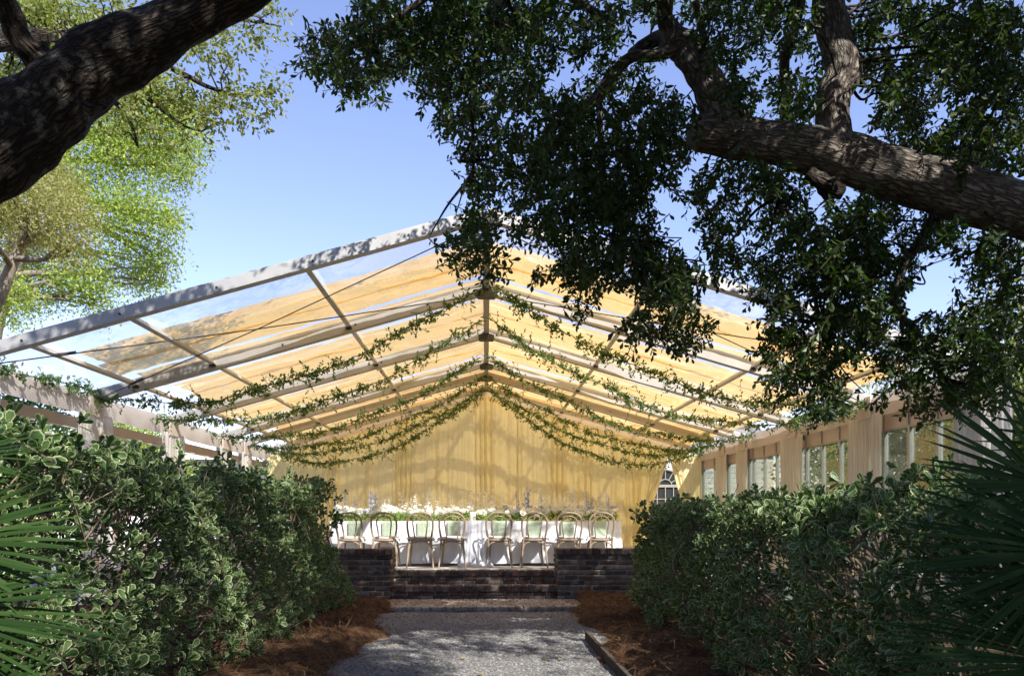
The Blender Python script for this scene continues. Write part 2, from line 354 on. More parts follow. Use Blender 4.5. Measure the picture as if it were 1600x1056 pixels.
# ------------------------------------------------------------------ the ground, path, terrace
g = MB(); s = 260; g.add([(-s, -s, 0), (s, -s, 0), (s, s, 0), (-s, s, 0)], [[(0, 1, 2, 3)]])
tag(g.build('ground', M['ground']), kind='structure')
def fbm(x, y, seed=0):
    r = np.random.default_rng(seed); out = 0
    for k in range(5):
        f = 1.6 ** k; a = r.random(4) * 6.28
        out = out + (np.sin(x * f * 1.7 + a[0] + 1.3 * np.sin(y * f + a[1])) * np.sin(y * f * 1.9 + a[2] + 1.1 * np.sin(x * f * .8 + a[3]))) / 1.5 ** k
    return out
xs = np.linspace(-1.75, 1.5, 60); ys = np.linspace(-6, 10.95, 140)
X, Y = np.meshgrid(xs, ys, indexing='ij')
tag(MB().grid(np.stack([X, Y, .035 + .008 * fbm(X, Y, 3)], -1)).build('path', M['gravel'], smooth=True), kind='structure')
n = 9000
pp = np.stack([rng.uniform(-1.5, 1.25, n), 4.5 + 6.4 * rng.random(n) ** .8, np.full(n, .036)], -1); pp[:, 2] += .008 * fbm(pp[:, 0], pp[:, 1], 3)
sz = rng.uniform(.006, .016, n)
oct_v = np.array([(1, 0, 0), (0, 1, 0), (-1, 0, 0), (0, -1, 0), (0, 0, .7)])
V = pp[:, None] + sz[:, None, None] * oct_v[None] * rng.uniform(.7, 1.2, (n, 5, 1))
T = np.array([(0, 1, 4), (1, 2, 4), (2, 3, 4), (3, 0, 4)])[None] + (np.arange(n) * 5)[:, None, None]
tag(obj('loose_gravel', mesh_np('loose_gravel', V.reshape(-1, 3), [T.reshape(-1, 3)], M['pebble'], False, {'rnd': np.repeat(rng.random(n), 5), 'rim': np.zeros(n * 5)})),
    'loose grey pebbles scattered over the gravel path', 'gravel', kind='stuff')
tag(MB().box((-7.2, 12.62, -.05), (7.2, 27, .499)).build('terrace', M['stone']), kind='structure')

# pine straw beds: uneven mounds either side of the path
def straw_h(x, y, sg):
    c = np.abs(x - (-.13))
    edge = 1.17 - .22 * (sg < 0) + .03 * (y - 7) + .16 * fbm(y * .9 + sg * 3, y * .3, 5 + sg)
    t = np.clip((c - edge) / .35, 0, 1)
    return -.02 + t * t * (3 - 2 * t) * (.17 + .07 * fbm(x * 1.3, y * 1.1, 9 + sg)) + .015 * fbm(x * 6, y * 6, 4)
for sg, lab in ((-1, 'reddish pine straw mounded under the taller left hedge'), (1, 'reddish pine straw beside the path with a dark edging board')):
    xs = np.linspace(.85, 3.6, 90) * sg - .13; ys = np.linspace(1, 11.85, 220)
    X, Y = np.meshgrid(xs, ys, indexing='ij')
    bed = tag(MB().grid(np.stack([X, Y, straw_h(X, Y, sg)], -1)[::sg]).build('pine_straw', M['straw'], smooth=True), lab, 'pine straw', kind='stuff')
    n = 11000
    x = (1.05 + 1.5 * rng.random(n) ** 1.5) * sg - .13; y = rng.uniform(4.5, 11.8, n); z = straw_h(x, y, sg)
    k = z > .02; x, y, z = x[k], y[k], z[k]; n = len(x)
    d = np.stack([rng.normal(size=n), rng.normal(size=n), rng.normal(size=n) * .28 + .02], -1)
    p = np.stack([x, y, z + rng.uniform(.0, .03, n)], -1)
    nm = sphere_dirs(n) * .4 + np.array((0, 0, 1.))
    tm = (np.array([(-.014, 0, 0), (.014, 0, 0), (.006, 1, -.08), (-.006, 1, -.08)]), [np.array([(0, 1, 2, 3)])], np.zeros(4))
    tag(obj('needles', leaf_mesh('needles', p, d, nm, rng.uniform(.1, .2, n), tm, M['needle']), bed), kind='stuff')
e0, e1 = P(925, 1003, 8.0), P(985, 1085, 6.0)
eb = MB(); eb.beam((1.06, 8.4, .06), (1.13, 3.5, .06), .035, .14)
tag(eb.build('edging_board', M['timber']), 'thin dark edging board between the path and the pine straw', 'edging')
n = 46
lp = np.stack([rng.uniform(-1.2, 1.0, n), rng.uniform(6.6, 10.8, n), np.full(n, .055)], -1)
M['dead_leaf'] = leaf_mat('dry leaves', [(.3, .17, .05), (.45, .3, .08), (.2, .1, .04)], trans=.1)
tag(obj('fallen_leaves', leaf_mesh('fallen_leaves', lp, sphere_dirs(n) * (1, 1, .1), np.array((0, 0, 1.)) + sphere_dirs(n) * .3, .06, LEAF_O, M['dead_leaf'])),
    'small dry leaves fallen on the gravel path', 'leaves', kind='stuff')

# ------------------------------------------------------------------ bricks
def brick_mesh(w, d, h, seed, mat=None):
    r = np.random.default_rng(seed); c = .006; V = []
    for z in (0, h):
        for (x, y) in ((0, 0), (w, 0), (w, d), (0, d)): V.append((x, y, z))
    V = np.array(V, float) + r.normal(size=(8, 3)) * .0025
    # chamfered front: extra ring slightly proud
    fr = np.array([(c * 2, -c, c * 2), (w - c * 2, -c, c * 2), (w - c * 2, -c, h - c * 2), (c * 2, -c, h - c * 2)]) + r.normal(size=(4, 3)) * .002
    tp = np.array([(c * 2, c, h + c * .7), (w - c * 2, c, h + c * .7), (w - c * 2, d - c, h + c * .7), (c * 2, d - c, h + c * .7)]) + r.normal(size=(4, 3)) * .0015
    V = np.concatenate([V, fr, tp])
    Q = [(3, 2, 1, 0), (1, 2, 6, 5), (2, 3, 7, 6), (3, 0, 4, 7), (8, 9, 10, 11), (0, 1, 9, 8), (1, 5, 10, 9), (5, 4, 11, 10), (4, 0, 8, 11),
         (12, 13, 14, 15), (4, 5, 13, 12), (5, 6, 14, 13), (6, 7, 15, 14), (7, 4, 12, 15)]
    return mesh_np('brick', V, [np.array(Q)], mat or M['brick'])
STR = [brick_mesh(.196, .095, .056, i) for i in range(5)]
HED = [brick_mesh(.098, .2, .058, 10 + i) for i in range(5)]
PAV = [brick_mesh(.098, .2, .058, 40 + i, M['paver']) for i in range(4)]
ROW = [brick_mesh(.098, .2, .085, 20 + i) for i in range(5)]
HALF = [brick_mesh(.098, .095, .058, 30 + i) for i in range(3)]
def put(me, parent, x, y, z, flip=False):
    o = bpy.data.objects.new('brick', me); col.objects.link(o); o.parent = parent
    o.location = (x + random.gauss(0, .0012), y + random.gauss(0, .003), z + random.gauss(0, .001)); return o
def brick_wall(x0, x1, y, z0, name, label):
    w = empty(name, (0, 0, 0)); tag(w, label, 'wall', 'low brick walls flanking the steps')
    courses = 10; ch = (.765 - z0) / courses
    MB().box((x0 + .012, y + .012, z0 - .05), (x1 - .012, y + .7, z0 + courses * ch)).build('mortar_core', M['mortar'], w)
    for c in range(courses):
        x = x0 + (0 if c % 2 == 0 else .105)
        if c % 2: put(random.choice(HALF), w, x0, y, z0 + c * ch + .004)
        while x < x1 - .05:
            if x + .2 <= x1 + .003: put(random.choice(STR), w, x, y, z0 + c * ch + .004)
            else: put(random.choice(HALF), w, x1 - .098, y, z0 + c * ch + .004)
            x += .21
        xe = x1 if x1 < 0 else x0
        for q in range(3):
            o_ = put(random.choice(STR), w, xe, y + .1 + q * .21 + (.0 if c % 2 else .0), z0 + c * ch + .004)
            o_.rotation_euler = (0, 0, math.pi / 2 if x1 < 0 else -math.pi / 2)
            if x1 > 0: o_.location.y += .2
    x = x0 - .012
    while x < x1:
        put(random.choice(ROW), w, x, y - .025, .768); x += .107
    xe = x1 - .19 if x1 < 0 else x0 + .19
    for q in range(4):
        o_ = put(random.choice(ROW), w, xe, y + .19 + q * .107, .768); o_.rotation_euler = (0, 0, -math.pi / 2 if x1 < 0 else math.pi / 2)
        if x1 < 0: o_.location.y += .1
    return w
brick_wall(-3.63, -1.43, 11.9, .0, 'brick_wall', 'low weathered brick wall flanking the steps on the open-sided side of the tent')
w2 = brick_wall(1.07, 3.27, 11.9, .0, 'brick_wall', 'low weathered brick wall beside the steps, in deeper shade, under the right hedge end')
st = empty('brick_steps'); tag(st, 'dark brick steps with rowlock edges leading up to the terrace', 'steps')
MB().box((-1.425, 12.32, 0), (1.065, 12.615, .497)).build('mortar_core', M['mortar'], st)
MB().box((-1.425, 12.02, 0), (1.065, 12.315, .29)).build('mortar_core', M['mortar'], st)
def course(parent, x0, x1, y, z, mesh_list, pitch):
    x = x0
    while x + pitch - .012 <= x1 + .01: put(random.choice(mesh_list), parent, x, y, z); x += pitch
    if x1 - x > .02: put(random.choice(HALF if mesh_list is STR else mesh_list), parent, x, y, z).scale.x = (x1 - x) / .098
course(st, -1.425, 1.065, 12.29, .414, ROW, .1075)
course(st, -1.39, 1.065, 12.31, .35, STR, .21)
course(st, -1.425, 1.065, 12.31, .29, STR, .21)
course(st, -1.42, 1.065, 11.99, .206, ROW, .1075)
course(st, -1.39, 1.065, 12.01, .142, STR, .21)
course(st, -1.425, 1.065, 12.01, .082, STR, .21)
ld = MB().box((-1.85, 10.93, -.03), (1.5, 12.0, .052)).build('brick_landing', M['mortar']); tag(ld, kind='structure')
for r_ in range(5): course(ld, -1.85 + .05 * (r_ % 2), 1.5, 10.915 + r_ * .209, .04, PAV, .1075)

# ------------------------------------------------------------------ the tent
RD = [9.33, 12.3, 15.3, 18.3, 19.9, 22.2]      # distances of the frames
HW, ZR, SL = 6.05, 4.92, .285
def zr(x): return ZR - SL * abs(x)
tent = empty('marquee_tent', (0, 15, .5))
tag(tent, 'large clear-roofed aluminium frame marquee with gabled rafters', 'tent')
tent.location = (0, 0, 0)
PUR = (2.1, 4.15, 5.3)
for i, D in enumerate(RD):
    for sg in (-1, 1):
        b_ = MB()
        w, h = (.13, .13) if i == 0 else (.13, .17)
        b_.beam((sg * .03, D, ZR - h / 2), (sg * HW, D, zr(HW) - h / 2), w, h)
        rf = b_.build('rafter', M['alu'] if i == 0 else M['rafter'], tent)
        k_ = MB()
        k_.beam((sg * .03, D, ZR + .012), (sg * HW, D, zr(HW) + .012), .07, .022)
        k_.build('keder_rail', M['alu'], rf)
        for q in range(5):
            xq = sg * (.9 + q * 1.1)
            MB().tube([(xq, D - w / 2 - .012, zr(xq) - h / 2), (xq, D - w / 2 + .01, zr(xq) - h / 2)], .014, 6).build('bolt', M['plate'], rf)
        p_ = MB().box((sg * HW - .065, D - .065, .0), (sg * HW + .065, D + .065, zr(HW) - .1)); p_.build('post', M['alu'], tent)
    br = MB(); y0, y1 = D - .085, D + .085; zt = ZR - (.13 if i == 0 else .17)
    br.add([(x, y, z) for y in (y0, y1) for x, z in ((-.15, zt + .05), (-.15, zt - .03), (-.12, zt - .05), (.12, zt - .05), (.15, zt - .03), (.15, zt + .05), (0, zt + .09))],
           [[(0, 1, 2, 3, 4, 5, 6), (13, 12, 11, 10, 9, 8, 7)], [(k, 7 + k, 7 + (k + 1) % 7, (k + 1) % 7) for k in range(7)]])
    br.build('ridge_plate', M['plate'], tent)
    if i < len(RD) - 1:
        D2 = RD[i + 1]
        MB().beam((0, D + .09, ZR - .06), (0, D2 - .09, ZR - .06), .1, .07).build('ridge_beam', M['rafter'], tent)
        for sg in (-1, 1):
            for x in PUR:
                pu = MB().beam((sg * x, D + .067, zr(x) - .075), (sg * x, D2 - .067, zr(x) - .075), .065, .05, (sg * SL, 0, 1)).build('purlin', M['purlin'], tent)
                MB().box((sg * x - .045, D2 - .1, zr(x) - .13), (sg * x + .045, D2 - .066, zr(x) - .1)).build('hook', M['plate'], pu)
            MB().beam((sg * HW, D + .067, zr(HW) - .1), (sg * HW, D2 - .067, zr(HW) - .1), .09, .1).build('eave_beam', M['alu'], tent)
            # clear vinyl, slack and rumpled between the frames
            u = np.linspace(0.02, HW + .03, 56); v = np.linspace(D + .036, D2 - .036, 30)
            U, Vv = np.meshgrid(u, v, indexing='ij'); t = (Vv - D) / (D2 - D)
            e = np.sin(np.pi * t) ** .7
            Z = zr(0) - SL * U - .012 + e * (.018 * fbm(U * .9 + 7 * i + 3 * sg, Vv * 1.3, 20 + i) + .006 * fbm(U * 3.1, Vv * 3 + i, 31)) - .03 * e * np.abs(np.sin(np.pi * U / 2.1))
            G = np.stack([sg * U, Vv, Z], -1)
            MB().grid(G[::sg]).build('roof_panel', M['vinyl'], tent, True)
# cross-bracing cables of the first bay
for sg in (-1, 1):
    for a, b_ in (((5.9, RD[0] + .1), (.25, RD[1] - .1)), ((5.9, RD[1] - .1), (.25, RD[0] + .1))):
        p0 = np.array((sg * a[0], a[1], zr(a[0]) - .16)); p1 = np.array((sg * b_[0], b_[1], zr(b_[0]) - .16))
        MB().tube([p0, (p0 + p1) / 2 - (0, 0, .03), p1], .008, 6).build('bracing_cable', M['cable'], tent)
        q = p0 + (p1 - p0) * .12; MB().tube([q, q + (p1 - p0) * .04], .02, 6).build('turnbuckle', M['cable'], tent)

# eave valances (one length of cloth per bay) and the gable band over the back drape
for i in range(len(RD) - 1):
    for sg in (-1, 1):
        v = np.linspace(RD[i] + .02, RD[i + 1] - .02, 50); h = np.linspace(0, 1, 8)
        A, H = np.meshgrid(v, h, indexing='ij')
        t = (A - RD[i]) / (RD[i + 1] - RD[i])
        Zt = zr(HW) - .02; Zb = 2.87 - .025 * np.sin(np.pi * t)
        X = sg * (HW - .1 - .02 * np.sin(H * 3) * np.sin(np.pi * t) - .012 * np.sin(t * 23 + i) * H)
        va = MB().grid(np.stack([X, A, Zt + (Zb - Zt) * H], -1)[::-sg]).build('valance', M['valance'], tent, True)
        # wrapped end strap over each post
        b_ = MB()
        b_.box((sg * (HW - .155) if sg > 0 else -(HW - .125), RD[i + 1] - .24, 2.85), (sg * (HW - .125) if sg > 0 else -(HW - .155), RD[i + 1] + .16, zr(HW) - .01))
        b_.build('post_wrap', M['valance'], tent)
u = np.linspace(-HW + .05, HW - .05, 121); h = np.linspace(0, 1, 6)
U, H = np.meshgrid(u, h, indexing='ij')
Zt = ZR - SL * np.abs(U) - .15; Zb = Zt - .2 - .01 * np.sin(U * 9)
MB().grid(np.stack([U, 22.0 - .02 * np.sin(H * 3) + 0 * U, Zt + (Zb - Zt) * H], -1)).build('gable_band', M['valance'], tent, True)

# amber cloths lying on the clear roof, strip by strip
ORD = ['first', 'second', 'third', 'fourth', 'fifth', 'sixth', 'seventh', 'eighth', 'ninth', 'tenth', 'eleventh', 'twelfth', 'thirteenth', 'fourteenth', 'fifteenth', 'sixteenth', 'seventeenth']
strips = [(10.5, 11.45), (11.34, 12.05)]
for i in range(1, 5):
    a, b_ = RD[i], RD[i + 1]; wd = b_ - a
    if wd > 2.8: strips += [(a - .17, a + .9), (a + 1.05, a + 1.95), (a + 1.85, a + 2.78)]
    elif i == 3: strips += [(a - .17, a + .95), (a + .8, a + wd - .1)]
    else: strips += [(a - .25, a + .9), (a + .75, a + 1.75), (a + 1.6, a + wd + .1)]
strips.append((22.0, 22.7))
nst = len(strips)
for sg, sl_name in ((-1, 'open-side'), (1, 'glazed-side')):
    for k, (y0, y1) in enumerate(strips):
        end = 5.75 if sg > 0 else 5.15 + .35 * rng.random()
        if sg < 0 and k < 2: end = 5.3 + .15 * k
        u = np.linspace(.0, end, 48); t = np.linspace(0, 1, 16)
        U, Tt = np.meshgrid(u, t, indexing='ij')
        slack = np.sin(np.pi * np.clip(U / end, 0, 1))
        bow = .04 * slack + .03 * fbm(U * .7 + k, U * .2 + sg, 50 + k)
        A = y0 + (y1 - y0) * Tt + (.5 - Tt) * bow * .9 + .03 * fbm(U * .5, U * 0 + k * 2.0, 70 + k) * slack
        Z = ZR - SL * U + .045 + (.012 if k % 2 else 0) + .02 * np.abs(fbm(U * 1.5 + 3 * k, A * 2, 80 + k)) + .012 * np.sin(U * 1.1 + k) * slack
        o = MB().grid(np.stack([sg * U, A, Z], -1)[::sg]).build('ceiling_cloth', M['amber'], None, True)
        which = 'nearest the front gable' if k == 0 else 'nearest the back drape' if k == nst - 1 else ORD[k] + ' back from the front gable'
        tag(o, f'amber roof cloth strip, {sl_name} slope, {which}', 'ceiling cloth', 'amber cloth strips over the tent roof')

# header rails and windows along the sides, curtains at the posts
def folds(x, seed, f=1.0):
    r = np.random.default_rng(seed); o = 0
    for k in range(6):
        o = o + np.sin(x * f * r.uniform(14, 60) + r.uniform(0, 6.28)) * r.uniform(.25, 1)
    return o / 3
def curtain(sg, yc, w, seed, z0, z1, x, label, pinch=0.0, pair=None):
    t = np.linspace(0, 1, 90); h = np.linspace(0, 1, 26)
    Tt, H = np.meshgrid(t, h, indexing='ij')
    wid = w * (1 - pinch * np.sin(np.pi * H) ** 1.0)
    A = yc + (Tt - .5) * wid
    dep = .06 * folds(Tt * w, seed) * (.35 + .65 * H) + .015 * folds(Tt * w + H * .2, seed + 5, 2)
    X = sg * (x - .06 + dep)
    o = MB().grid(np.stack([X, A, z1 + (z0 - z1) * H], -1)[::-sg]).build('curtain', M['curtain'], None, True)
    tag(o, label, 'curtain', 'cream curtains gathered at the tent posts'); return o
num = {1: 'first', 2: 'second', 3: 'third', 4: 'fourth', 5: 'fifth'}
for sg, side in ((-1, 'open tent side'), (1, 'glazed tent side')):
    for i, D in enumerate(RD[:5]):
        n_from = 5 - i
        lab = f'cream curtain at the {num[n_from]} post from the back drape, {side}'
        curtain(sg, D, 1.12 if i < 3 else .8, 40 + i + 10 * (sg > 0), .52 if D > 12.5 else .05, 2.9, 5.98, lab)
for i in range(5):
    D, D2 = RD[i], RD[i + 1]; wd = D2 - D
    for sg in (-1, 1):
        zb = .5 if D > 12 else .02
        n_from = 5 - i
        r_ = empty('window_wall' if sg > 0 else 'side_rail')
        zh0, zh1 = 2.65, 3.08
        hp = MB().box((sg * 6.1 - .02, D + .07, zh0), (sg * 6.1 + .02, D2 - .07, zh1 if sg > 0 else 2.81)).build('header_panel', M['panelboard'], r_)
        if sg > 0:
            tag(r_, f'glazed tent wall with metal mullions, {num[n_from]} bay from the back drape', 'window', 'glazed bays along the right tent wall')
            npan = 4 if wd > 2.5 else 2
            es = [D + .07 + (wd - .14) * k / npan for k in range(npan + 1)] if npan == 2 else [D + .1, D + .48, D + 1.21, D + 1.94, D + 2.66, D2 - .07]
            for e in es:
                MB().box((6.07, e - .028, zb), (6.13, e + .028, zh0 - .002)).build('mullion', M['alu'], r_)
                MB().box((6.05, e - .02, zh0 + .004), (6.075, e + .02, zh1)).build('header_stud', M['alu'], r_)
            for a, b_ in zip(es[:-1], es[1:]):
                MB().box((6.095, a + .03, zb + .05), (6.103, b_ - .03, zh0 - .03)).build('pane', M['pane'], r_)
            MB().box((6.075, D + .07, zh0 - .03), (6.125, D2 - .07, zh0 - .003)).build('top_rail', M['alu'], r_)
            MB().box((6.075, D + .07, zb), (6.125, D2 - .07, zb + .05)).build('bottom_rail', M['alu'], r_)
        else:
            tag(r_, f'tan header rail of the open tent side, {num[n_from]} bay from the back drape', 'tent side', 'open bays along the left tent side')
            MB().box((-6.13, D + .07, zh0 - .02), (-6.07, D2 - .07, zh0 - .004)).build('rail', M['white_paint'], r_)

# back drape in panels, the last right-hand pair tied apart over the house window
def drape(x0, x1, ztop, label, seed, gather=None, ztopf=None):
    n_ = max(24, int((x1 - x0) * 110)); t = np.linspace(0, 1, n_); h = np.linspace(0, 1, 30)
    Tt, H = np.meshgrid(t, h, indexing='ij')
    X = x0 + (x1 - x0) * Tt
    if gather is not None: X = gather(Tt, H)
    Zt = ZR - SL * np.abs(X) - .3; Z = Zt + (.505 - Zt) * H
    s0 = x0 + (x1 - x0) * Tt + .03 * H * np.sin(x0 * 5 + Tt * 6)
    amp = .35 + .65 * np.clip(.5 + .6 * np.sin(s0 * 3.1 + 1) + .4 * np.sin(s0 * 7.3), 0, 1)
    ph = s0 * 9 + 2.6 * np.sin(s0 * 2.7) + 1.6 * np.sin(s0 * 6.1 + 1)
    pleat = np.abs(np.sin(ph)) ** .55 + .22 * np.abs(np.sin(ph * 2.3 + 1)) ** .7
    Yy = 22.0 - .24 * amp * pleat * (.55 + .45 * H) - .015 * folds(s0 * .8 + .05 * H, 3, 1.5)
    o = MB().grid(np.stack([X, Yy, Z], -1)).build('back_drape', M['drape'], None, True)
    return tag(o, label, 'drape', 'pale yellow drapes across the back of the tent')
edges = [-5.95, -4.2, -2.5, -.85, .85, 2.5, 4.1]
for k in range(6):
    drape(edges[k], edges[k + 1] + .004, 0, f'pale yellow floor-length back drape, {ORD[k]} panel from the open tent side', 5 + 7 * k)
drape(4.1, 5.1, 0, 'pale yellow back drape panel pulled aside on the table side of the arched window', 77, lambda T_, H: 4.1 + T_ * (.98 - .55 * np.clip(H * 1.5, 0, 1) ** 1.2))
drape(5.02, 5.95, 0, 'pale yellow back drape panel pulled aside next to the glazed tent wall', 78, lambda T_, H: 5.95 - (1 - T_) * (.9 - .48 * np.clip(H * 1.5, 0, 1) ** 1.2))

# ------------------------------------------------------------------ garlands with fairy lights
def garland(pts, dens, label, seed, group='leafy garlands slung under the tent roof', leaf=.066):
    r = np.random.default_rng(seed)
    pts = np.asarray(pts); L_ = np.concatenate([[0], np.cumsum(np.linalg.norm(np.diff(pts, axis=0), axis=1))]); tot = L_[-1]
    root = empty('garland', tuple(pts[0])); inv = -pts[0]
    tag(root, label, 'garland', group)
    def at(s): return np.stack([np.interp(s, L_, pts[:, k]) for k in range(3)], -1)
    ss = np.linspace(0, tot, 60)
    MB().tube(at(ss) + inv + .012 * r.normal(size=(60, 3)), .007, 5).build('vine', M['vine'], root)
    nb = int(tot * dens / 9)
    sb = r.random(nb) * tot; pb = at(sb)
    tang = unit(at(np.minimum(sb + .05, tot)) - at(np.maximum(sb - .05, 0)))
    db = unit(tang * r.choice((-1, 1), nb)[:, None] * .8 + r.normal(size=(nb, 3)) * .75 + np.array((0, 0, -.22)))
    lb = r.uniform(.06, .24, nb) * np.where(r.random(nb) < .1, 1.7, 1)
    m_ = 9; f = (np.arange(m_) + .6) / m_
    pos = pb[:, None] + db[:, None] * (f[None, :, None] * lb[:, None, None])
    d = db[:, None] * .9 + r.normal(size=(nb, m_, 3)) * .75
    Np = r.normal(size=(nb, m_, 3)) + np.array((0, -.3, .8))
    Vs, Qs = sticks(pb + inv, pb + db * lb[:, None] + inv, .004, .002)
    obj('twigs', mesh_np('twigs', Vs, [Qs], M['vine']), root)['kind'] = 'stuff'
    obj('foliage', leaf_mesh('foliage', pos.reshape(-1, 3) + inv, d.reshape(-1, 3), Np.reshape(-1, 3), r.uniform(.6, 1.15, nb * m_) * leaf, LEAF_O, M['garland']), root)['kind'] = 'stuff'
    nl = int(tot * 5); pl = at(r.random(nl) * tot) + r.normal(size=(nl, 3)) * .03 + inv
    oc = np.array([(1, 0, 0), (0, 1, 0), (-1, 0, 0), (0, -1, 0), (0, 0, 1), (0, 0, -1)]) * .006
    V = (pl[:, None] + oc[None]).reshape(-1, 3)
    T = np.array([(0, 1, 4), (1, 2, 4), (2, 3, 4), (3, 0, 4), (1, 0, 5), (2, 1, 5), (3, 2, 5), (0, 3, 5)])[None] + (np.arange(nl) * 6)[:, None, None]
    obj('fairy_lights', mesh_np('fairy_lights', V, [T.reshape(-1, 3)], M['bulb']), root)['kind'] = 'stuff'
    return root
def swag(sg, Dr, De, sag, skew=0, z1=3.12, wob=0):
    t = np.linspace(0, 1, 40)
    x = sg * (.12 + (HW - .28) * t); y = Dr + (De - Dr) * t
    z0 = ZR - .24
    z = z0 + (z1 - z0) * t - sag * 4 * t * (1 - t) * (1 + skew * (t - .5)) + .03 * np.sin(t * 17 + wob)
    return np.stack([x, y, z], -1)
GL = [(11.7, 12.2, .58, .6), (13.75, 14.4, .62, .64), (16.9, 17.4, .6, .62), (19.4, 19.9, .6, .62), (21.1, 21.5, .62, .64), (21.3, 21.75, .92, .96)]
for k, (a, b_, sl, sr) in enumerate(GL):
    for sg, side, sag in ((-1, 'open-side roof slope', sl), (1, 'glazed-side roof slope', sr)):
        wh = ORD[k] + ' from the front gable' if k < 5 else 'lowest one before the back drape'
        garland(swag(sg, a, b_, sag, .25, wob=k + sg), 430, f'leafy garland swagged under the {side}, {wh}', 100 + 2 * k + (sg > 0))
y = np.linspace(9.2, 12.3, 24)
garland(np.stack([np.full(24, -5.87) + .02 * np.sin(y * 5), y, 3.16 - .05 * np.sin((y - 9.2) * 2.0)], -1), 240, 'leafy garland running along the left eave valance', 140)
y = np.linspace(12.3, 15.2, 24)
garland(np.stack([np.full(24, 5.85) + .02 * np.sin(y * 5), y, 3.14 - .05 * np.sin((y - 9.2) * 2.0)], -1), 220, 'leafy garland running along the right eave valance', 141)

# ------------------------------------------------------------------ table, chairs, napkins, flowers
TX0, TX1, TY0, TY1, TZ = -2.62, 2.28, 13.42, 14.45, 1.255
tb = empty('banquet_table', ((TX0 + TX1) / 2, (TY0 + TY1) / 2, .5)); tag(tb, 'long banquet table on the terrace under the white cloth', 'table')
ox, oy = (TX0 + TX1) / 2, (TY0 + TY1) / 2
MB().box((TX0 + .02 - ox, TY0 + .02 - oy, .715), (TX1 - .02 - ox, TY1 - .02 - oy, .745)).build('tabletop', M['wood'], tb)
for x in (TX0 + .15, ox, TX1 - .15):
    for y in (TY0 + .15, TY1 - .15): MB().box((x - ox - .03, y - oy - .03, 0), (x - ox + .03, y - oy + .03, .714)).build('leg', M['wood'], tb)
# cloth: a closed skirt profile round the table plus the top
per = []
nx, ny = 260, 50
for x in np.linspace(TX0, TX1, nx, endpoint=False): per.append((x, TY0, 0, -1))
for y in np.linspace(TY0, TY1, ny, endpoint=False): per.append((TX1, y, 1, 0))
for x in np.linspace(TX1, TX0, nx, endpoint=False): per.append((x, TY1, 0, 1))
for y in np.linspace(TY1, TY0, ny, endpoint=False): per.append((TX0, y, -1, 0))
per = np.array(per); s_ = np.arange(len(per)) * (TX1 - TX0) / nx
hh = np.linspace(0, 1, 22)
dep = (.03 * folds(s_, 3, .35) + .012 * folds(s_, 9, 1.0))[:, None] * (hh[None] ** .7) + .03 * hh[None]
dep += .07 * np.exp(-((per[:, 0] - .02 + .2) / .12) ** 2)[:, None] * (per[:, 3] < 0)[:, None] * hh[None] * (1 + .5 * np.sin(s_ * 70)[:, None])
G = np.stack([per[:, 0, None] + per[:, 2, None] * dep, per[:, 1, None] + per[:, 3, None] * dep, TZ - hh[None] * (TZ - .545) + .006 * np.sin(s_ * 4)[:, None] * hh[None]], -1)
G = np.concatenate([G, G[:1]], 0)
cl = MB(); cl.grid(G); cl.add([(TX0, TY0, TZ + .001), (TX1, TY0, TZ + .001), (TX1, TY1, TZ + .001), (TX0, TY1, TZ + .001)], [[(0, 1, 2, 3)]])
tag(cl.build('tablecloth', M['linen'], None, True), 'white linen cloth hanging to the floor over the banquet table', 'tablecloth')
# a sheer runner hanging in folds to the floor in the middle
t = np.linspace(0, 1, 60); h = np.linspace(0, 1, 30); Tt, H = np.meshgrid(t, h, indexing='ij')
M['sheer'] = cloth_mat('sheer runner', (.8, .83, .9), .3)
wd = .34 + .2 * H ** 2 + .1 * np.clip(H - .9, 0, 1) * 10
Xs = -.185 + (Tt - .5) * wd; Ys = TY0 - .06 - .11 * H - .028 * folds(Tt * .5, 21, 1.3) * (.4 + H) - .12 * np.clip(H - .93, 0, 1) / .07 * np.abs(np.sin(Tt * 9))
tag(MB().grid(np.stack([Xs, Ys, TZ + .012 + (.508 - TZ - .012) * H], -1)).build('table_runner', M['sheer'], None, True), 'sheer white runner falling in gathered folds to the terrace floor', 'runner')

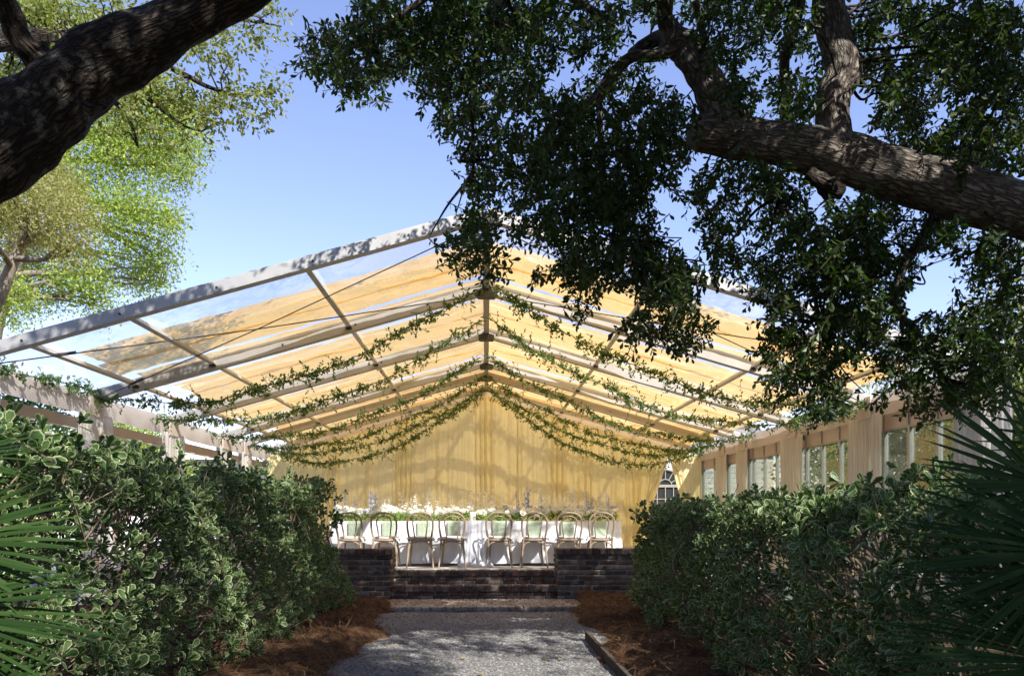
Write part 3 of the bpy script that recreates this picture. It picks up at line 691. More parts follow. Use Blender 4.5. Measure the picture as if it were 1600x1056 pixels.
def bent(pts, k=10): return catmull(pts, k)
CH = {}
def chair_meshes():
    # y: back of the chair at y=0 (towards the camera), seat extends to +y; z from the floor
    h = .89
    out = bent([(-.215, -.06, 0), (-.195, -.02, .22), (-.178, .0, .45), (-.205, -.035, .66), (-.19, -.06, .8), (-.11, -.075, .875), (0, -.08, .893),
                (.11, -.075, .875), (.19, -.06, .8), (.205, -.035, .66), (.178, .0, .45), (.195, -.02, .22), (.215, -.06, 0)])
    CH['back_frame'] = MB().tube(out[:20], np.linspace(.014, .018, 20), 10).tube(out[19:-19], .0165, 10).tube(out[-20:], np.linspace(.018, .014, 20), 10).mesh('back_frame', M['wood'], True)
    inn = bent([(-.085, .02, .455), (-.105, -.012, .62), (-.118, -.04, .74), (-.09, -.06, .81), (0, -.067, .838), (.09, -.06, .81), (.118, -.04, .74), (.105, -.012, .62), (.085, .02, .455)])
    CH['inner_hoop'] = MB().tube(inn, .011, 8).mesh('inner_hoop', M['wood'], True)
    a = np.linspace(0, 2 * np.pi, 33)[:-1]
    ring = np.stack([.2 * np.sign(np.cos(a)) * np.abs(np.cos(a)) ** .85, .205 + .205 * np.sin(a), np.full(32, .45)], -1)
    CH['seat'] = MB().tube(ring, .02, 8, closed=True).add(np.concatenate([ring * (.96, 1, 1) + (0, 0, .012), [(0, .205, .458)]]), [[(k, (k + 1) % 32, 32) for k in range(32)]]).add(
        np.concatenate([ring * (.96, 1, 1) - (0, 0, .012), [(0, .205, .442)]]), [[((k + 1) % 32, k, 32) for k in range(32)]]).mesh('seat', M['wood'], True)
    for sg in (-1, 1):
        CH['leg%d' % sg] = MB().tube(bent([(sg * .15, .36, .44), (sg * .165, .375, .25), (sg * .19, .4, 0)], 5), np.linspace(.018, .013, 11), 8).mesh('leg', M['wood'], True)
    arch = bent([(-.185, -.012, .3), (-.165, .006, .36), (-.11, .012, .41), (0, .015, .428), (.11, .012, .41), (.165, .006, .36), (.185, -.012, .3)], 6)
    CH['arch_brace'] = MB().tube(arch, .011, 6).mesh('arch_brace', M['wood'], True)
    ring2 = np.stack([.16 * np.cos(a), .2 + .17 * np.sin(a), np.full(32, .27)], -1)
    cu = MB(); prof = [(.0, .515), (.12, .515), (.185, .508), (.203, .493), (.2, .478), (.18, .472)]
    G = np.array([[(r_ * math.cos(q) * 1.0, .205 + r_ * math.sin(q), z) for r_, z in prof] for q in np.linspace(0, 2 * np.pi, 29)])
    CH['cushion'] = cu.grid(G).mesh('cushion', M['linen'], True)
    for sg in (-1, 1):
        tie = MB()
        for q in range(4):
            d = np.array((sg * (.02 + .014 * q), -.02 - .008 * q, -.02 - .014 * q * (1 if q % 2 else -.4)))
            tie.tube([(sg * .185, -.015, .487), np.array((sg * .195, -.03, .487)) + d * .5, np.array((sg * .19, -.03, .475)) + d], [.008, .012, .007], 5)
        CH['cushion_tie%d' % sg] = tie.mesh('cushion_tie', M['linen'], True)

chair_meshes()
cxs = [-2.21, -1.65, -1.075, -.555, .205, .78, 1.35, 1.875]
clab = ['bentwood chair at the sunlit end of the table', 'bentwood chair half behind the corner of the sunlit brick wall',
        'bentwood chair one place from the sheer runner, towards the sunlit end', 'bentwood chair next to the sheer runner, on its sunlit side',
        'bentwood chair next to the sheer runner, on its shaded side', 'bentwood chair one place away from the runner, towards the shaded brick wall',
        'bentwood chair at the corner of the shaded brick wall', 'bentwood chair at the shaded end of the table, beside the darker hedge']
rr = random.Random(4)
for x, lb in zip(cxs, clab):
    c = empty('bentwood_chair', (x, 12.95 + rr.uniform(-.02, .03), .4995), rr.uniform(-.07, .07)); tag(c, lb, 'chair', 'bentwood chairs along the banquet table')
    for k, me in CH.items(): 
        nm = k.rstrip('-1')
        o = obj(nm, me, c)
    t = np.linspace(-.5, .5, 12); h = np.linspace(0, 1, 14); Tt, H = np.meshgrid(t, h, indexing='ij')
    nx_ = x + .02 + rr.uniform(-.015, .015)
    X = nx_ + Tt * (.23 - .03 * H); Yy = np.where(H < .18, TY0 - .0 + (.18 - H) * .9, TY0 - .052 - .02 * H) + .006 * np.sin(Tt * 20 + x) * H
    Z = np.where(H < .18, TZ + .006, TZ + .004 - (H - .18) * .42)
    np_lab = lb.replace('bentwood chair', 'sage napkin at the chair').replace(' seen over the brick wall', '')
    tag(MB().grid(np.stack([X, Yy, Z], -1)).build('napkin', M['napkin'], None, True), np_lab, 'napkin', 'sage napkins hanging over the table edge')

def rose_mesh(seed, mat, petals=((5, .35, .75), (6, .62, .5), (7, .95, .22))):
    r = np.random.default_rng(seed); V = []; Q = []; rn = []
    for n_, rad, lift in petals:
        for k in range(n_):
            a = 2 * np.pi * (k + .5 * r.random()) / n_; w = np.pi / n_ * 1.25
            base = len(V)
            for (aa, rr_, z) in ((a - w * .5, rad * .35, -.15), (a + w * .5, rad * .35, -.15), (a + w, rad * .85, lift * .75), (a, rad * 1.05, lift + .05 * r.random()), (a - w, rad * .85, lift * .75)):
                V.append((rr_ * math.cos(aa), rr_ * math.sin(aa), z))
            Q.append([base + j for j in range(5)]); rn += [r.random()] * 5
    return mesh_np('rose', np.array(V), [np.array(Q)], mat, False, {'rnd': rn, 'rim': np.zeros(len(V))})
def ball_mesh(seed, mat, n_=26):
    r = np.random.default_rng(seed); d = sphere_dirs(n_); d[:, 2] = np.abs(d[:, 2]) * .9
    pos = d * .55; t = unit(np.cross(d, sphere_dirs(n_)))
    return leaf_mesh('hydrangea', np.concatenate([pos - t * .25, pos - np.cross(d, t) * .25]), np.concatenate([t, np.cross(d, t)]), np.concatenate([d, d]), .6, LEAF_O, mat)
def spike_mesh(seed, mat, n_=24):
    r = np.random.default_rng(seed); t = np.sort(r.random(n_)); a = r.random(n_) * 6.28
    rad = .045 * (1.05 - t)
    t[:4] = 0; t[4:] = np.linspace(0, 1, n_ - 4); pos = np.stack([rad * np.cos(a), rad * np.sin(a), .25 + .75 * t], -1)
    d = np.stack([np.cos(a), np.sin(a), .5 + 0 * a], -1) + r.normal(size=(n_, 3)) * .5
    V, PP, at = leaf_arrays(pos, d, np.stack([-np.sin(a), np.cos(a), 1 + 0 * a], -1), .13 * (1.15 - t * .7), LEAF_O)
    Vs, Qs = sticks(np.zeros((1, 3)), np.array([[0, 0, 1.0]]), .016, .012)
    return mesh_np('delphinium', np.concatenate([V, Vs]), PP + [Qs + len(V)], mat, False, {k: np.concatenate([a_, np.zeros(6)]) for k, a_ in at.items()})
ROSE = [rose_mesh(i, M['petal_white']) for i in range(4)]; HYD = [ball_mesh(i, M['petal_white']) for i in range(3)]; HYB = [ball_mesh(9, M['petal_blue'])]
SPW = [spike_mesh(i, M['petal_white']) for i in range(3)]; SPB = [spike_mesh(5 + i, M['petal_blue']) for i in range(3)]
fa = empty('flower_runner', (ox, TY0 + .33, TZ)); tag(fa, 'long run of white and blue flowers with greenery down the table', 'flowers')
fr_ = random.Random(12)
def place(me, nm, s, x, y, z, tilt=.4):
    o = bpy.data.objects.new(nm, me); link(o, fa)
    o.location = (x, y, z); o.rotation_euler = (fr_.gauss(-.0, tilt) + .45 * (tilt > .3), fr_.gauss(0, tilt), fr_.uniform(0, 6.28)); o.scale = (s, s, s)
for k in range(240):
    x = fr_.uniform(-2.4, 2.42); y = fr_.uniform(-.27, .3); z = .07 + .05 * fr_.random() + .26 * (y + .27) * .57 * fr_.uniform(.5, 1) + .06 * max(0, math.sin(x * 3.1) * math.sin(x * 7.7 + 1))
    if abs(x - (-.235 - ox)) < .08 and y < 0: continue
    place(fr_.choice(ROSE), 'rose', fr_.uniform(.055, .08), x, y, z + .02)
for k in range(60): place(fr_.choice(HYD), 'hydrangea', fr_.uniform(.075, .105), fr_.uniform(-2.4, 2.4), fr_.uniform(-.22, .2), fr_.uniform(.12, .24))
for k in range(12): place(HYB[0], 'hydrangea', fr_.uniform(.04, .06), fr_.choice((-2.1, -1.9, -1.3, .4, .75, .9, 1.7)) + fr_.gauss(0, .2), fr_.uniform(-.24, .1), fr_.uniform(.1, .18))
for k in range(84):
    x = fr_.uniform(-2.4, 2.4); blue = (abs(x + 2.1) < .35 or abs(x - .8) < .35 or abs(x - 2.2) < .3) and fr_.random() < .6
    place(fr_.choice(SPB if blue else SPW), 'delphinium', fr_.uniform(.34, .54), x, fr_.uniform(-.1, .28), .04, .1)
n = 1900
pos = np.stack([rng.uniform(-2.44, 2.44, n), rng.uniform(-.3, .33, n), .0 + .13 * rng.random(n)], -1)
d = sphere_dirs(n) + np.array((0, -.2, .5))
tag(obj('greenery', leaf_mesh('greenery', pos, d, sphere_dirs(n) + np.array((0, 0, .7)), rng.uniform(.04, .085, n), LEAF_O, M['flower_leaf']), fa), kind='stuff')
pc = MB(); a = np.linspace(0, 2 * np.pi, 25)
prof = [(0, .0), (.05, .0), (.052, .01), (.052, .148), (.048, .155), (.04, .15), (0, .147)]
pc.grid(np.array([[(r_ * math.cos(q), r_ * math.sin(q), z) for r_, z in prof] for q in a]))
cd = empty('pillar_candle', (-.235, TY0 + .075, TZ + .003)); tag(cd, 'white pillar candle on the table beside the runner', 'candle')
pc.build('wax', M['candle'], cd, True); MB().tube([(0, 0, .146), (.002, 0, .16)], .002, 5).build('wick', M['plate'], cd)
# lantern bulb box by the first left bay: small black speaker under the header
sp_ = empty('loudspeaker', (-5.75, 20.9, 2.62)); tag(sp_, 'small black loudspeaker fixed under the left header near the back', 'loudspeaker')
MB().box((-.06, -.08, 0), (.06, .08, .13)).build('cabinet', M['plate'], sp_); MB().beam((0, 0, .13), (-.15, 0, .22), .03, .03).build('bracket', M['cable'], sp_)

# ------------------------------------------------------------------ hedges of variegated shrubs
def whorl_arrays(o, d, scale, nl=8):
    """rosettes: o positions, d axis directions"""
    k = len(o); a = np.arange(nl)[None] * 2.4 + rng.random((k, 1)) * 6.28
    ref = np.where(np.abs(d[:, 2:3]) < .9, np.array([[0, 0, 1.]]), np.array([[1., 0, 0]]))
    x = unit(np.cross(d, ref)); y = np.cross(d, x)
    rad = np.cos(a)[..., None] * x[:, None] + np.sin(a)[..., None] * y[:, None]
    op = np.linspace(.25, 1.35, nl)[None, :, None] + rng.normal(size=(k, nl, 1)) * .15
    ld_ = unit(d[:, None] * np.cos(op) + rad * np.sin(op))
    nr = d[:, None] * np.sin(op) - rad * np.cos(op)
    nr = nr + rng.normal(size=nr.shape) * .25
    ps = o[:, None] - d[:, None] * (np.linspace(0, .05, nl)[None, :, None]) * scale[:, None, None] / .07
    sz = scale[:, None] * (np.linspace(.65, 1.05, nl)[None] + .12 * rng.normal(size=(k, nl)))
    return ps.reshape(-1, 3), ld_.reshape(-1, 3), nr.reshape(-1, 3), sz.ravel()
WH = []
for i in range(5):
    o = np.zeros((1, 3)); d = np.array([[0, 0, 1.]])
    ps, dd, nr, sz = whorl_arrays(o, d, np.array([1.0]), 8 if i % 2 else 7)
    ps = ps * .07
    WH.append(leaf_mesh('leaf_cluster', ps * 14, dd, nr, sz, LEAF_W, M['hedge']))
def hedge(sg, y0, y1, xin, xout, height, leaf, label, nsurf, seed, stems=True, parts=300):
    r = np.random.default_rng(seed)
    root = empty('hedge', (sg * (xin + xout) / 2, (y0 + y1) / 2, 0)); tag(root, label, 'hedge', 'clipped variegated hedges beside the path'); c = -np.array(root.location)
    # sample points on the inner face, top and ends, weighted to the visible side
    P_, D_ = [], []
    def lump(y, q): return .17 * fbm(y * 1.1, q * 1.6, seed) + .05 * fbm(y * 3.7, q * 3.1, seed + 1)
    nf = int(nsurf * .56); y = r.uniform(y0, y1, nf); z = height * r.random(nf) ** .85
    off = lump(y, z) - .10 * (z / height) ** 3; inn = np.abs(r.normal(size=nf)) * .13
    P_.append(np.stack([sg * (xin - off + inn), y, np.maximum(z, .05)], -1)); D_.append(np.stack([np.full(nf, -sg * 1.0), 0 * y, .35 + 0 * y], -1))
    ntp = int(nsurf * .34); y = r.uniform(y0, y1, ntp); x = xin + .05 + (xout - xin - .05) * r.random(ntp) ** 1.2
    zt = height + lump(y, x * 2) * .8 - np.abs(r.normal(size=ntp)) * .1
    P_.append(np.stack([sg * x, y, zt], -1)); D_.append(np.stack([-sg * .25 + 0 * y, 0 * y, 1 + 0 * y], -1))
    ne = int(nsurf * .1)
    for ye, s_ in ((y1, 1), (y0, -1)):
        x = r.uniform(xin, xout, ne); z = height * r.random(ne) ** .85; P_.append(np.stack([sg * x, ye + s_ * (lump(x, z) - np.abs(r.normal(size=ne)) * .08), np.maximum(z, .05)], -1)); D_.append(np.stack([0 * x, s_ + 0 * x, .35 + 0 * x], -1))
    nb = int(nsurf * .12); P_.append(np.stack([sg * (xout - .1 * r.random(nb)), r.uniform(y0, y1, nb), height * r.random(nb)], -1)); D_.append(np.stack([np.full(nb, sg * 1.), np.zeros(nb), np.full(nb, .4)], -1))
    # upright shoots breaking the clipped line
    nsht = int((y1 - y0) * 9); y = r.uniform(y0, y1, nsht); x = r.uniform(xin, xin + .8, nsht)
    P_.append(np.stack([sg * x, y, height + .03 + .13 * r.random(nsht) ** 2], -1)); D_.append(np.stack([r.normal(size=nsht) * .3, r.normal(size=nsht) * .3, 1 + 0 * y], -1))
    o = np.concatenate(P_); d = unit(np.concatenate(D_) + r.normal(size=(len(o), 3)) * .5)
    # thin patches
    keep = (fbm(o[:, 1] * 1.9 + 3, o[:, 2] * 2.3 + o[:, 0], seed + 5) > -1.25) | (r.random(len(o)) < .5); o, d = o[keep], d[keep]
    scale = leaf * r.uniform(.6, 1.25, len(o))
    # sticks behind each rosette
    back = o - d * r.uniform(.15, .4, (len(o), 1)) + np.stack([sg * r.uniform(.0, .2, len(o)), r.normal(size=len(o)) * .1, -r.uniform(0, .25, len(o))], -1); back[:, 2] = np.maximum(back[:, 2], .02)
    kk = r.random(len(o)) < .35; Vs, Qs = sticks((back + c)[kk], (o + c)[kk], .006, .003)
    tag(obj('twigs', mesh_np('twigs', Vs, [Qs], M['hedge_twig']), root), kind='stuff')
    for q in range(int((y1 - y0) * 3.2)):
        yb = r.uniform(y0 + .1, y1 - .1); xb = r.uniform(xin + .3, xout - .2); h_ = height * r.uniform(.75, .97)
        pts = catmull([(sg * xb, yb, -.02), (sg * (xb + r.normal() * .12), yb + r.normal() * .12, h_ * .35), (sg * (xb - .15 + r.normal() * .15), yb + r.normal() * .2, h_ * .7), (sg * (xb - .25 * r.random()), yb + r.normal() * .3, h_)], 4) + c
        MB().tube(pts, np.linspace(.022, .007, len(pts)), 6).build('stem', M['hedge_twig'], root, True)
    px, py = project(o); vis = (px > -20) & (px < 1620) & (py < 1070) & (o[:, 1] > .5)
    size = np.where(vis, scale / np.maximum(o[:, 1], .3), -1) + np.where(np.abs(o[:, 0]) < xin + .16, .004, 0)
    big = np.argsort(-size)[:parts]; rest = np.ones(len(o), bool); rest[big] = False
    ps, dd, nr, sz = whorl_arrays(o[rest] + c, d[rest], scale[rest])
    tag(obj('foliage', leaf_mesh('foliage', ps, dd, nr, sz, LEAF_W, M['hedge']), root), kind='stuff')
    for j in big:
        q = Vector(d[j]).to_track_quat('Z', 'Y'); m4 = Matrix.Translation(Vector(o[j] + c)) @ q.to_matrix().to_4x4() @ Matrix.Rotation(r.random() * 6.28, 4, 'Z') @ Matrix.Scale(scale[j], 4)
        obj('leaf_cluster', WH[r.integers(5)], root, m4)
    return root
hedge(-1, 2.6, 10.9, 2.02, 3.5, 1.70, .08, 'tall variegated hedge with pale-edged leaves, catching the sun, on the open-sided side', 4600, 21)
hedge(1, 2.2, 10.5, 1.98, 3.4, 1.42, .08, 'darker shaded variegated hedge in front of the glazed tent wall', 4400, 22)

# ------------------------------------------------------------------ live oaks
def limb(mb, pix, rpx, D, n=14, lump=.06, seed=0, k=8):
    """pix: photo points, rpx: radius in photo pixels, D: distance(s)"""
    D = np.broadcast_to(np.asarray(D, float), (len(pix),))
    pts = np.array([P(x, y, d_) for (x, y), d_ in zip(pix, D)]); rad = np.asarray(rpx, float) * D / F
    return limb3(mb, pts, rad, n, lump, seed, k)
def limb3(mb, pts, rad, n=14, lump=.06, seed=0, k=8):
    c = catmull(np.column_stack([pts, rad]), k); r = np.random.default_rng(seed)
    V, Q, uv, caps = tube_np(c[:, :3], np.maximum(c[:, 3], .002), n)
    m_ = len(c); V = V.reshape(m_, n, 3); ctr = c[:, None, :3]
    a = np.arange(n) / n * 6.28; s_ = np.arange(m_)[:, None]
    bump_ = 1 + lump * (np.sin(2 * a[None] + .35 * s_ + r.random() * 6) + .7 * np.sin(3 * a[None] - .5 * s_ + r.random() * 6) + .6 * np.sin(a[None] + 1.1 * s_ + r.random() * 6))
    V = ctr + (V - ctr) * bump_[..., None]
    mb.add(V.reshape(-1, 3), [Q], uv); mb.add(V[0], [[tuple(range(n))[::-1]]]); mb.add(V[-1], [[tuple(range(n))]])
    return c[:, :3]
def sprig_arrays(o, d, L_, nl=16, leaf=.075):
    k = len(o); f = (np.arange(nl) + .5) / nl
    a = np.arange(nl)[None] * 2.4 + rng.random((k, 1)) * 6.28
    ref = np.where(np.abs(d[:, 2:3]) < .9, np.array([[0, 0, 1.]]), np.array([[1., 0, 0]]))
    x = unit(np.cross(d, ref)); y = np.cross(d, x)
    rad = np.cos(a)[..., None] * x[:, None] + np.sin(a)[..., None] * y[:, None]
    pos = o[:, None] + d[:, None] * (f[None, :, None] * L_[:, None, None]) + rad * .003
    dd = d[:, None] * .55 + rad * .8 + rng.normal(size=pos.shape) * .3 + np.array((0, 0, -.15))
    nr = np.array((0, 0, 1.)) + rng.normal(size=pos.shape) * .6
    sz = leaf * rng.uniform(.7, 1.2, (k, nl))
    return pos.reshape(-1, 3), dd.reshape(-1, 3), nr.reshape(-1, 3), sz.ravel()
SPR = []
for i in range(5):
    V1, P1, at = leaf_arrays(*sprig_arrays(np.zeros((1, 3)), np.array([[0, 0, 1.]]), np.array([.36]), 22, .066), LEAF_O)
    Vs, Qs = sticks(np.zeros((1, 3)), np.array([[0, 0, .36]]), .006, .004)
    SPR.append(mesh_np('leaf_spray', np.concatenate([V1, Vs]), P1 + [Qs + len(V1)], M['oak_leaf'], False, {k: np.concatenate([a_, np.zeros(6)]) for k, a_ in at.items()}))

# the right-hand oak: pixel clumps (cx, cy, rx, ry, weight) and gaps where sky or tent shows
CL = [(515, 90, 42, 42, 1), (560, 120, 45, 40, 1.2), (545, 60, 40, 28, .8), (600, 75, 45, 50, 1.2), (590, 15, 50, 25, .7), (645, 60, 45, 60, 1.3), (700, 60, 60, 65, 1.4), (770, 40, 70, 55, 1.4), (690, 130, 50, 45, 1.1),
      (745, 140, 60, 55, 1.2), (720, 185, 40, 30, .8), (800, 120, 50, 60, 1.2), (770, 225, 55, 50, 1.2), (760, 290, 45, 35, 1.1), (850, 50, 60, 55, 1.1), (920, 40, 60, 50, 1), (900, 190, 70, 60, 1.3), (850, 270, 70, 60, 1.4),
      (745, 365, 38, 45, 1.3), (755, 415, 32, 30, 1.1), (705, 395, 12, 18, .8), (812, 350, 18, 40, .7), (890, 340, 55, 60, 1.5), (960, 300, 70, 70, 1.6), (930, 410, 60, 55, 1.4), (1010, 400, 65, 60, 1.5), (1040, 450, 60, 45, 1.3),
      (915, 475, 22, 25, .9), (850, 430, 22, 22, .7), (1000, 510, 22, 30, .7), (1060, 520, 38, 36, 1.1), (1095, 515, 22, 25, .7), (975, 210, 60, 60, 1.3), (1030, 240, 50, 60, 1.2), (980, 110, 45, 40, .8), (1040, 190, 45, 40, 1), (985, 150, 40, 45, .9),
      (1075, 210, 35, 50, .9), (1010, 20, 45, 30, .7), (1090, 300, 30, 35, .8), (1112, 370, 18, 35, .6), (1140, 50, 50, 60, 1), (1130, 20, 60, 40, 1), (1205, 30, 60, 45, 1.1), (1165, 150, 35, 38, 1.1), (1240, 155, 45, 42, 1.1), (1250, 60, 30, 50, .9),
      (1270, 120, 22, 25, .7), (1362, 55, 38, 60, 1.2), (1400, 20, 40, 30, 1), (1410, 155, 50, 50, 1.3), (1460, 70, 55, 70, 1.4), (1540, 60, 70, 70, 1.6), (1580, 130, 50, 50, 1.5), (1500, 120, 45, 40, 1.2), (1545, 180, 60, 40, 1.2), (1420, 230, 45, 28, 1), (1500, 235, 70, 40, 1.4),
      (1580, 230, 40, 40, 1.3), (1150, 280, 50, 35, .9), (1220, 290, 45, 35, 1), (1130, 330, 30, 50, .9), (1135, 400, 25, 35, .8), (1200, 350, 45, 35, 1), (1250, 400, 60, 60, 1.3), (1190, 430, 40, 40, 1), (1330, 400, 70, 75, 1.8), (1330, 500, 70, 60, 1.8), (1230, 500, 45, 50, 1.2),
      (1220, 570, 35, 55, 1.1), (1290, 590, 45, 50, 1.3), (1290, 640, 25, 25, .9), (1350, 330, 60, 35, 1.3), (1390, 430, 50, 70, 1), (1400, 560, 45, 40, 1), (1450, 590, 50, 45, 1.2), (1490, 620, 30, 35, 1), (1430, 640, 22, 18, .7), (1480, 430, 50, 60, .7), (1470, 520, 50, 50, 1.2),
      (1560, 420, 50, 60, 1.2), (1560, 520, 55, 60, 1.4), (1590, 350, 30, 45, 1.2), (1540, 600, 40, 35, 1.2), (1450, 360, 60, 25, .9), (1380, 620, 14, 16, .5)]
HO = [(858, 120, 22, 16), (1052, 125, 32, 30), (1000, 188, 12, 8), (1075, 272, 12, 12), (1010, 40, 18, 14), (1180, 105, 38, 16), (1252, 105, 18, 18), (1352, 170, 20, 45), (1398, 60, 13, 30), (1467, 157, 22, 28), (1300, 300, 35, 18),
      (1170, 375, 22, 28), (1055, 355, 32, 40), (1468, 450, 34, 50), (640, 150, 15, 25), (815, 300, 10, 14), (1105, 240, 12, 22)]
def clump_prob(px, py):
    w = np.zeros_like(px)
    for cx, cy, rx, ry, k in CL:
        q = ((px - cx) / rx) ** 2 + ((py - cy) / ry) ** 2
        w = np.maximum(w, k * np.clip((1.12 - q) * 1.5, 0, 1))
    for cx, cy, rx, ry in HO:
        q = ((px - cx) / rx) ** 2 + ((py - cy) / ry) ** 2
        w *= np.clip((q - .75) * 1.5, 0.0, 1)
    return w
oakR = empty('live_oak', (7.6, 5.9, 0)); tag(oakR, 'spreading live oak arching over the glazed side, heavy limb with a sawn stub', 'tree', 'old live oaks framing the view')
offR = -np.array(oakR.location)
mb = MB()
sk = []
sk.append(limb(mb, [(1700, 365), (1600, 330), (1500, 302), (1400, 272), (1310, 245), (1230, 228), (1160, 217), (1092, 208)], [47, 44, 41, 40, 38, 34, 32, 27], [6.3, 6.3, 6.3, 6.35, 6.4, 6.45, 6.5, 6.5], 20, .04, 1))
sk.append(limb(mb, [(1305, 250), (1300, 205), (1303, 150), (1318, 112), (1308, 70), (1296, 20), (1290, -60), (1270, -160)], [38, 29, 26, 28, 27, 25, 22, 17], [6.4, 6.4, 6.42, 6.45, 6.5, 6.5, 6.4, 6.2], 16, .05, 2))
sk.append(limb(mb, [(1150, 215), (1122, 165), (1102, 120), (1075, 80), (1055, 62), (1040, 30), (1035, -20), (1020, -120)], [34, 30, 27, 25, 22, 13, 11, 9], [6.5, 6.5, 6.55, 6.6, 6.6, 6.5, 6.3, 5.9], 14, .07, 3))
sk.append(limb(mb, [(1060, 72), (1020, 88), (985, 90), (960, 115), (935, 150), (905, 180), (880, 215), (855, 250)], [15, 9, 9, 10, 10, 8, 6, 4], [6.6, 6.6, 6.7, 6.8, 6.9, 7, 7.1, 7.2], 10, .07, 4))
sk.append(limb(mb, [(1062, 60), (1035, 58), (1000, 75), (985, 85)], [16, 12, 9, 7], [6.65, 6.9, 7, 7], 10, .06, 5))
sk.append(limb(mb, [(935, 150), (938, 200), (942, 260), (950, 330), (990, 390)], [6, 5, 5, 4, 2.5], [6.9, 6.9, 7, 7.1, 7.2], 8, .05, 6))
sk.append(limb(mb, [(1218, 222), (1228, 150), (1226, 90), (1245, 30), (1255, -40)], [5, 8, 8, 9, 10], [6.9, 6.9, 6.9, 6.7, 6.5], 8, .06, 7))
sk.append(limb(mb, [(1130, 175), (1112, 110), (1100, 60), (1085, 0)], [5, 6, 6, 6], [6.8, 6.8, 6.7, 6.5], 8, .05, 8))
sk.append(limb(mb, [(740, 250), (738, 160), (742, 100), (755, 50), (790, -10)], [2.5, 3.5, 5, 6, 7], [7, 6.9, 6.8, 6.6, 6.4], 8, .05, 9))
sk.append(limb(mb, [(1190, 235), (1195, 275), (1215, 315), (1240, 350), (1262, 420), (1285, 520)], [8, 5, 5, 4.5, 4, 3], [6.6, 6.7, 6.8, 6.9, 7, 7.1], 8, .05, 10))
sk.append(limb(mb, [(1480, 300), (1450, 360), (1410, 420), (1400, 480), (1440, 530), (1470, 590)], [14, 9, 8, 7, 5, 3], [6.6, 6.9, 7.1, 7.2, 7.2, 7.1], 8, .06, 11))
sk.append(limb(mb, [(960, 40), (940, 25), (905, 5), (880, -20)], [5, 6, 7, 8], [6.8, 6.7, 6.5, 6.3], 8, .05, 12))
sk.append(limb(mb, [(480, 55), (545, 75), (600, 45), (640, 15), (690, -20), (760, -70)], [1.5, 2.5, 3.5, 4.5, 6, 8], [6.6, 6.5, 6.4, 6.3, 6.2, 6], 8, .05, 13))
# trunk outside the frame and the limbs that carry the canopy overhead
tr = np.array([(7.6, 5.9, -.1), (7.5, 5.9, 1.0), (7.3, 5.95, 2.2), (6.9, 6.05, 3.1), (6.1, 6.2, 3.7), P(1690, 362, 6.3)])
sk.append(limb3(mb, tr, np.array([.6, .48, .42, .36, .29, .235]), 20, .05, 20))
tr2 = np.array([(7.35, 5.9, 2.0), (6.9, 5.2, 4.2), (5.6, 3.8, 6.0), (3.6, 2.2, 7.2), (1.0, .6, 8.0), (-2.0, -.4, 8.3)])
sk.append(limb3(mb, tr2, np.array([.36, .33, .27, .2, .13, .05]), 14, .06, 21))
sk.append(limb3(mb, np.array([(6.9, 5.2, 4.2), (6.9, 2.4, 6.2), (6.0, -.8, 7.4), (4.4, -4, 8)]), np.array([.24, .19, .13, .05]), 12, .06, 22))
sk.append(limb3(mb, np.array([(5.6, 3.8, 6.0), (4.2, 4.6, 6.9), (2.2, 5.2, 7.3), (.2, 5.5, 7.4)]), np.array([.2, .15, .1, .04]), 12, .06, 23))
mb.V = [v_ + offR for v_ in mb.V]
mb.build('trunk', M['bark'], oakR, True)
# sawn face and the burl under the limb
a_ = P(1092, 208, 6.5); cut = MB()
MB().tube([a_ + offR + (.012, 0, 0), a_ + offR + (-.03, -.02, .005)], [.142, .125], 16).build('sawn_stub', simple('sawn wood', [(.2, .16, .12), (.3, .25, .19)], .9, 20), oakR, True)
bm = MB(); limb(bm, [(1262, 270), (1285, 286), (1303, 296), (1318, 296)], [10, 15, 15, 9], 6.3, 10, .15, 30); bm.V = [v_ + offR for v_ in bm.V]; bm.build('burl', M['bark_dark'], oakR, True)
SK = np.concatenate(sk)

def visible_sprigs(nwant, dlo, dhi, prob, xr, yr):
    out = []
    while sum(map(len, out)) < nwant:
        px = rng.uniform(*xr, 60000); py = rng.uniform(*yr, 60000)
        k = rng.random(60000) * 1.9 < prob(px, py); out.append(np.stack([px[k], py[k]], -1))
    q = np.concatenate(out)[:nwant]
    D = dlo + (dhi - dlo) * rng.random(nwant)
    D = .55 * D + .45 * (dlo + (dhi - dlo) * (.5 + .28 * fbm(q[:, 0] * .012, q[:, 1] * .012, 77)))
    D = np.clip(D, dlo, dhi)
    return PV(q[:, 0], q[:, 1], D), q
o, q = visible_sprigs(3250, 5.4, 8.3, clump_prob, (455, 1640), (-70, 680))
n = len(o)
d = unit(rng.normal(size=(n, 3)) * .7 + np.array((-.25, 0, -.45)))
L_ = rng.uniform(.22, .42, n)
o = o - d * L_[:, None] * .5
big = np.argsort(o[:, 1])[:1200]; big = rng.choice(big, 300, replace=False)
rest = np.ones(n, bool); rest[big] = False
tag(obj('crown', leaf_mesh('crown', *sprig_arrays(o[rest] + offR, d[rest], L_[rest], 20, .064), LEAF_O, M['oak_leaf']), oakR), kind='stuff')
Vs, Qs = sticks(o + offR, o + d * L_[:, None] + offR, .005, .0025)
tag(obj('twigs', mesh_np('twigs', Vs, [Qs], M['bark_dark']), oakR), kind='stuff')
for j in big:
    m4 = Matrix.Translation(Vector(o[j] + offR)) @ Vector(d[j]).to_track_quat('Z', 'Y').to_matrix().to_4x4() @ Matrix.Rotation(rng.random() * 6.28, 4, 'Z') @ Matrix.Scale(L_[j] / .36, 4)
    obj('leaf_spray', SPR[rng.integers(5)], oakR, m4)
bmb = MB()
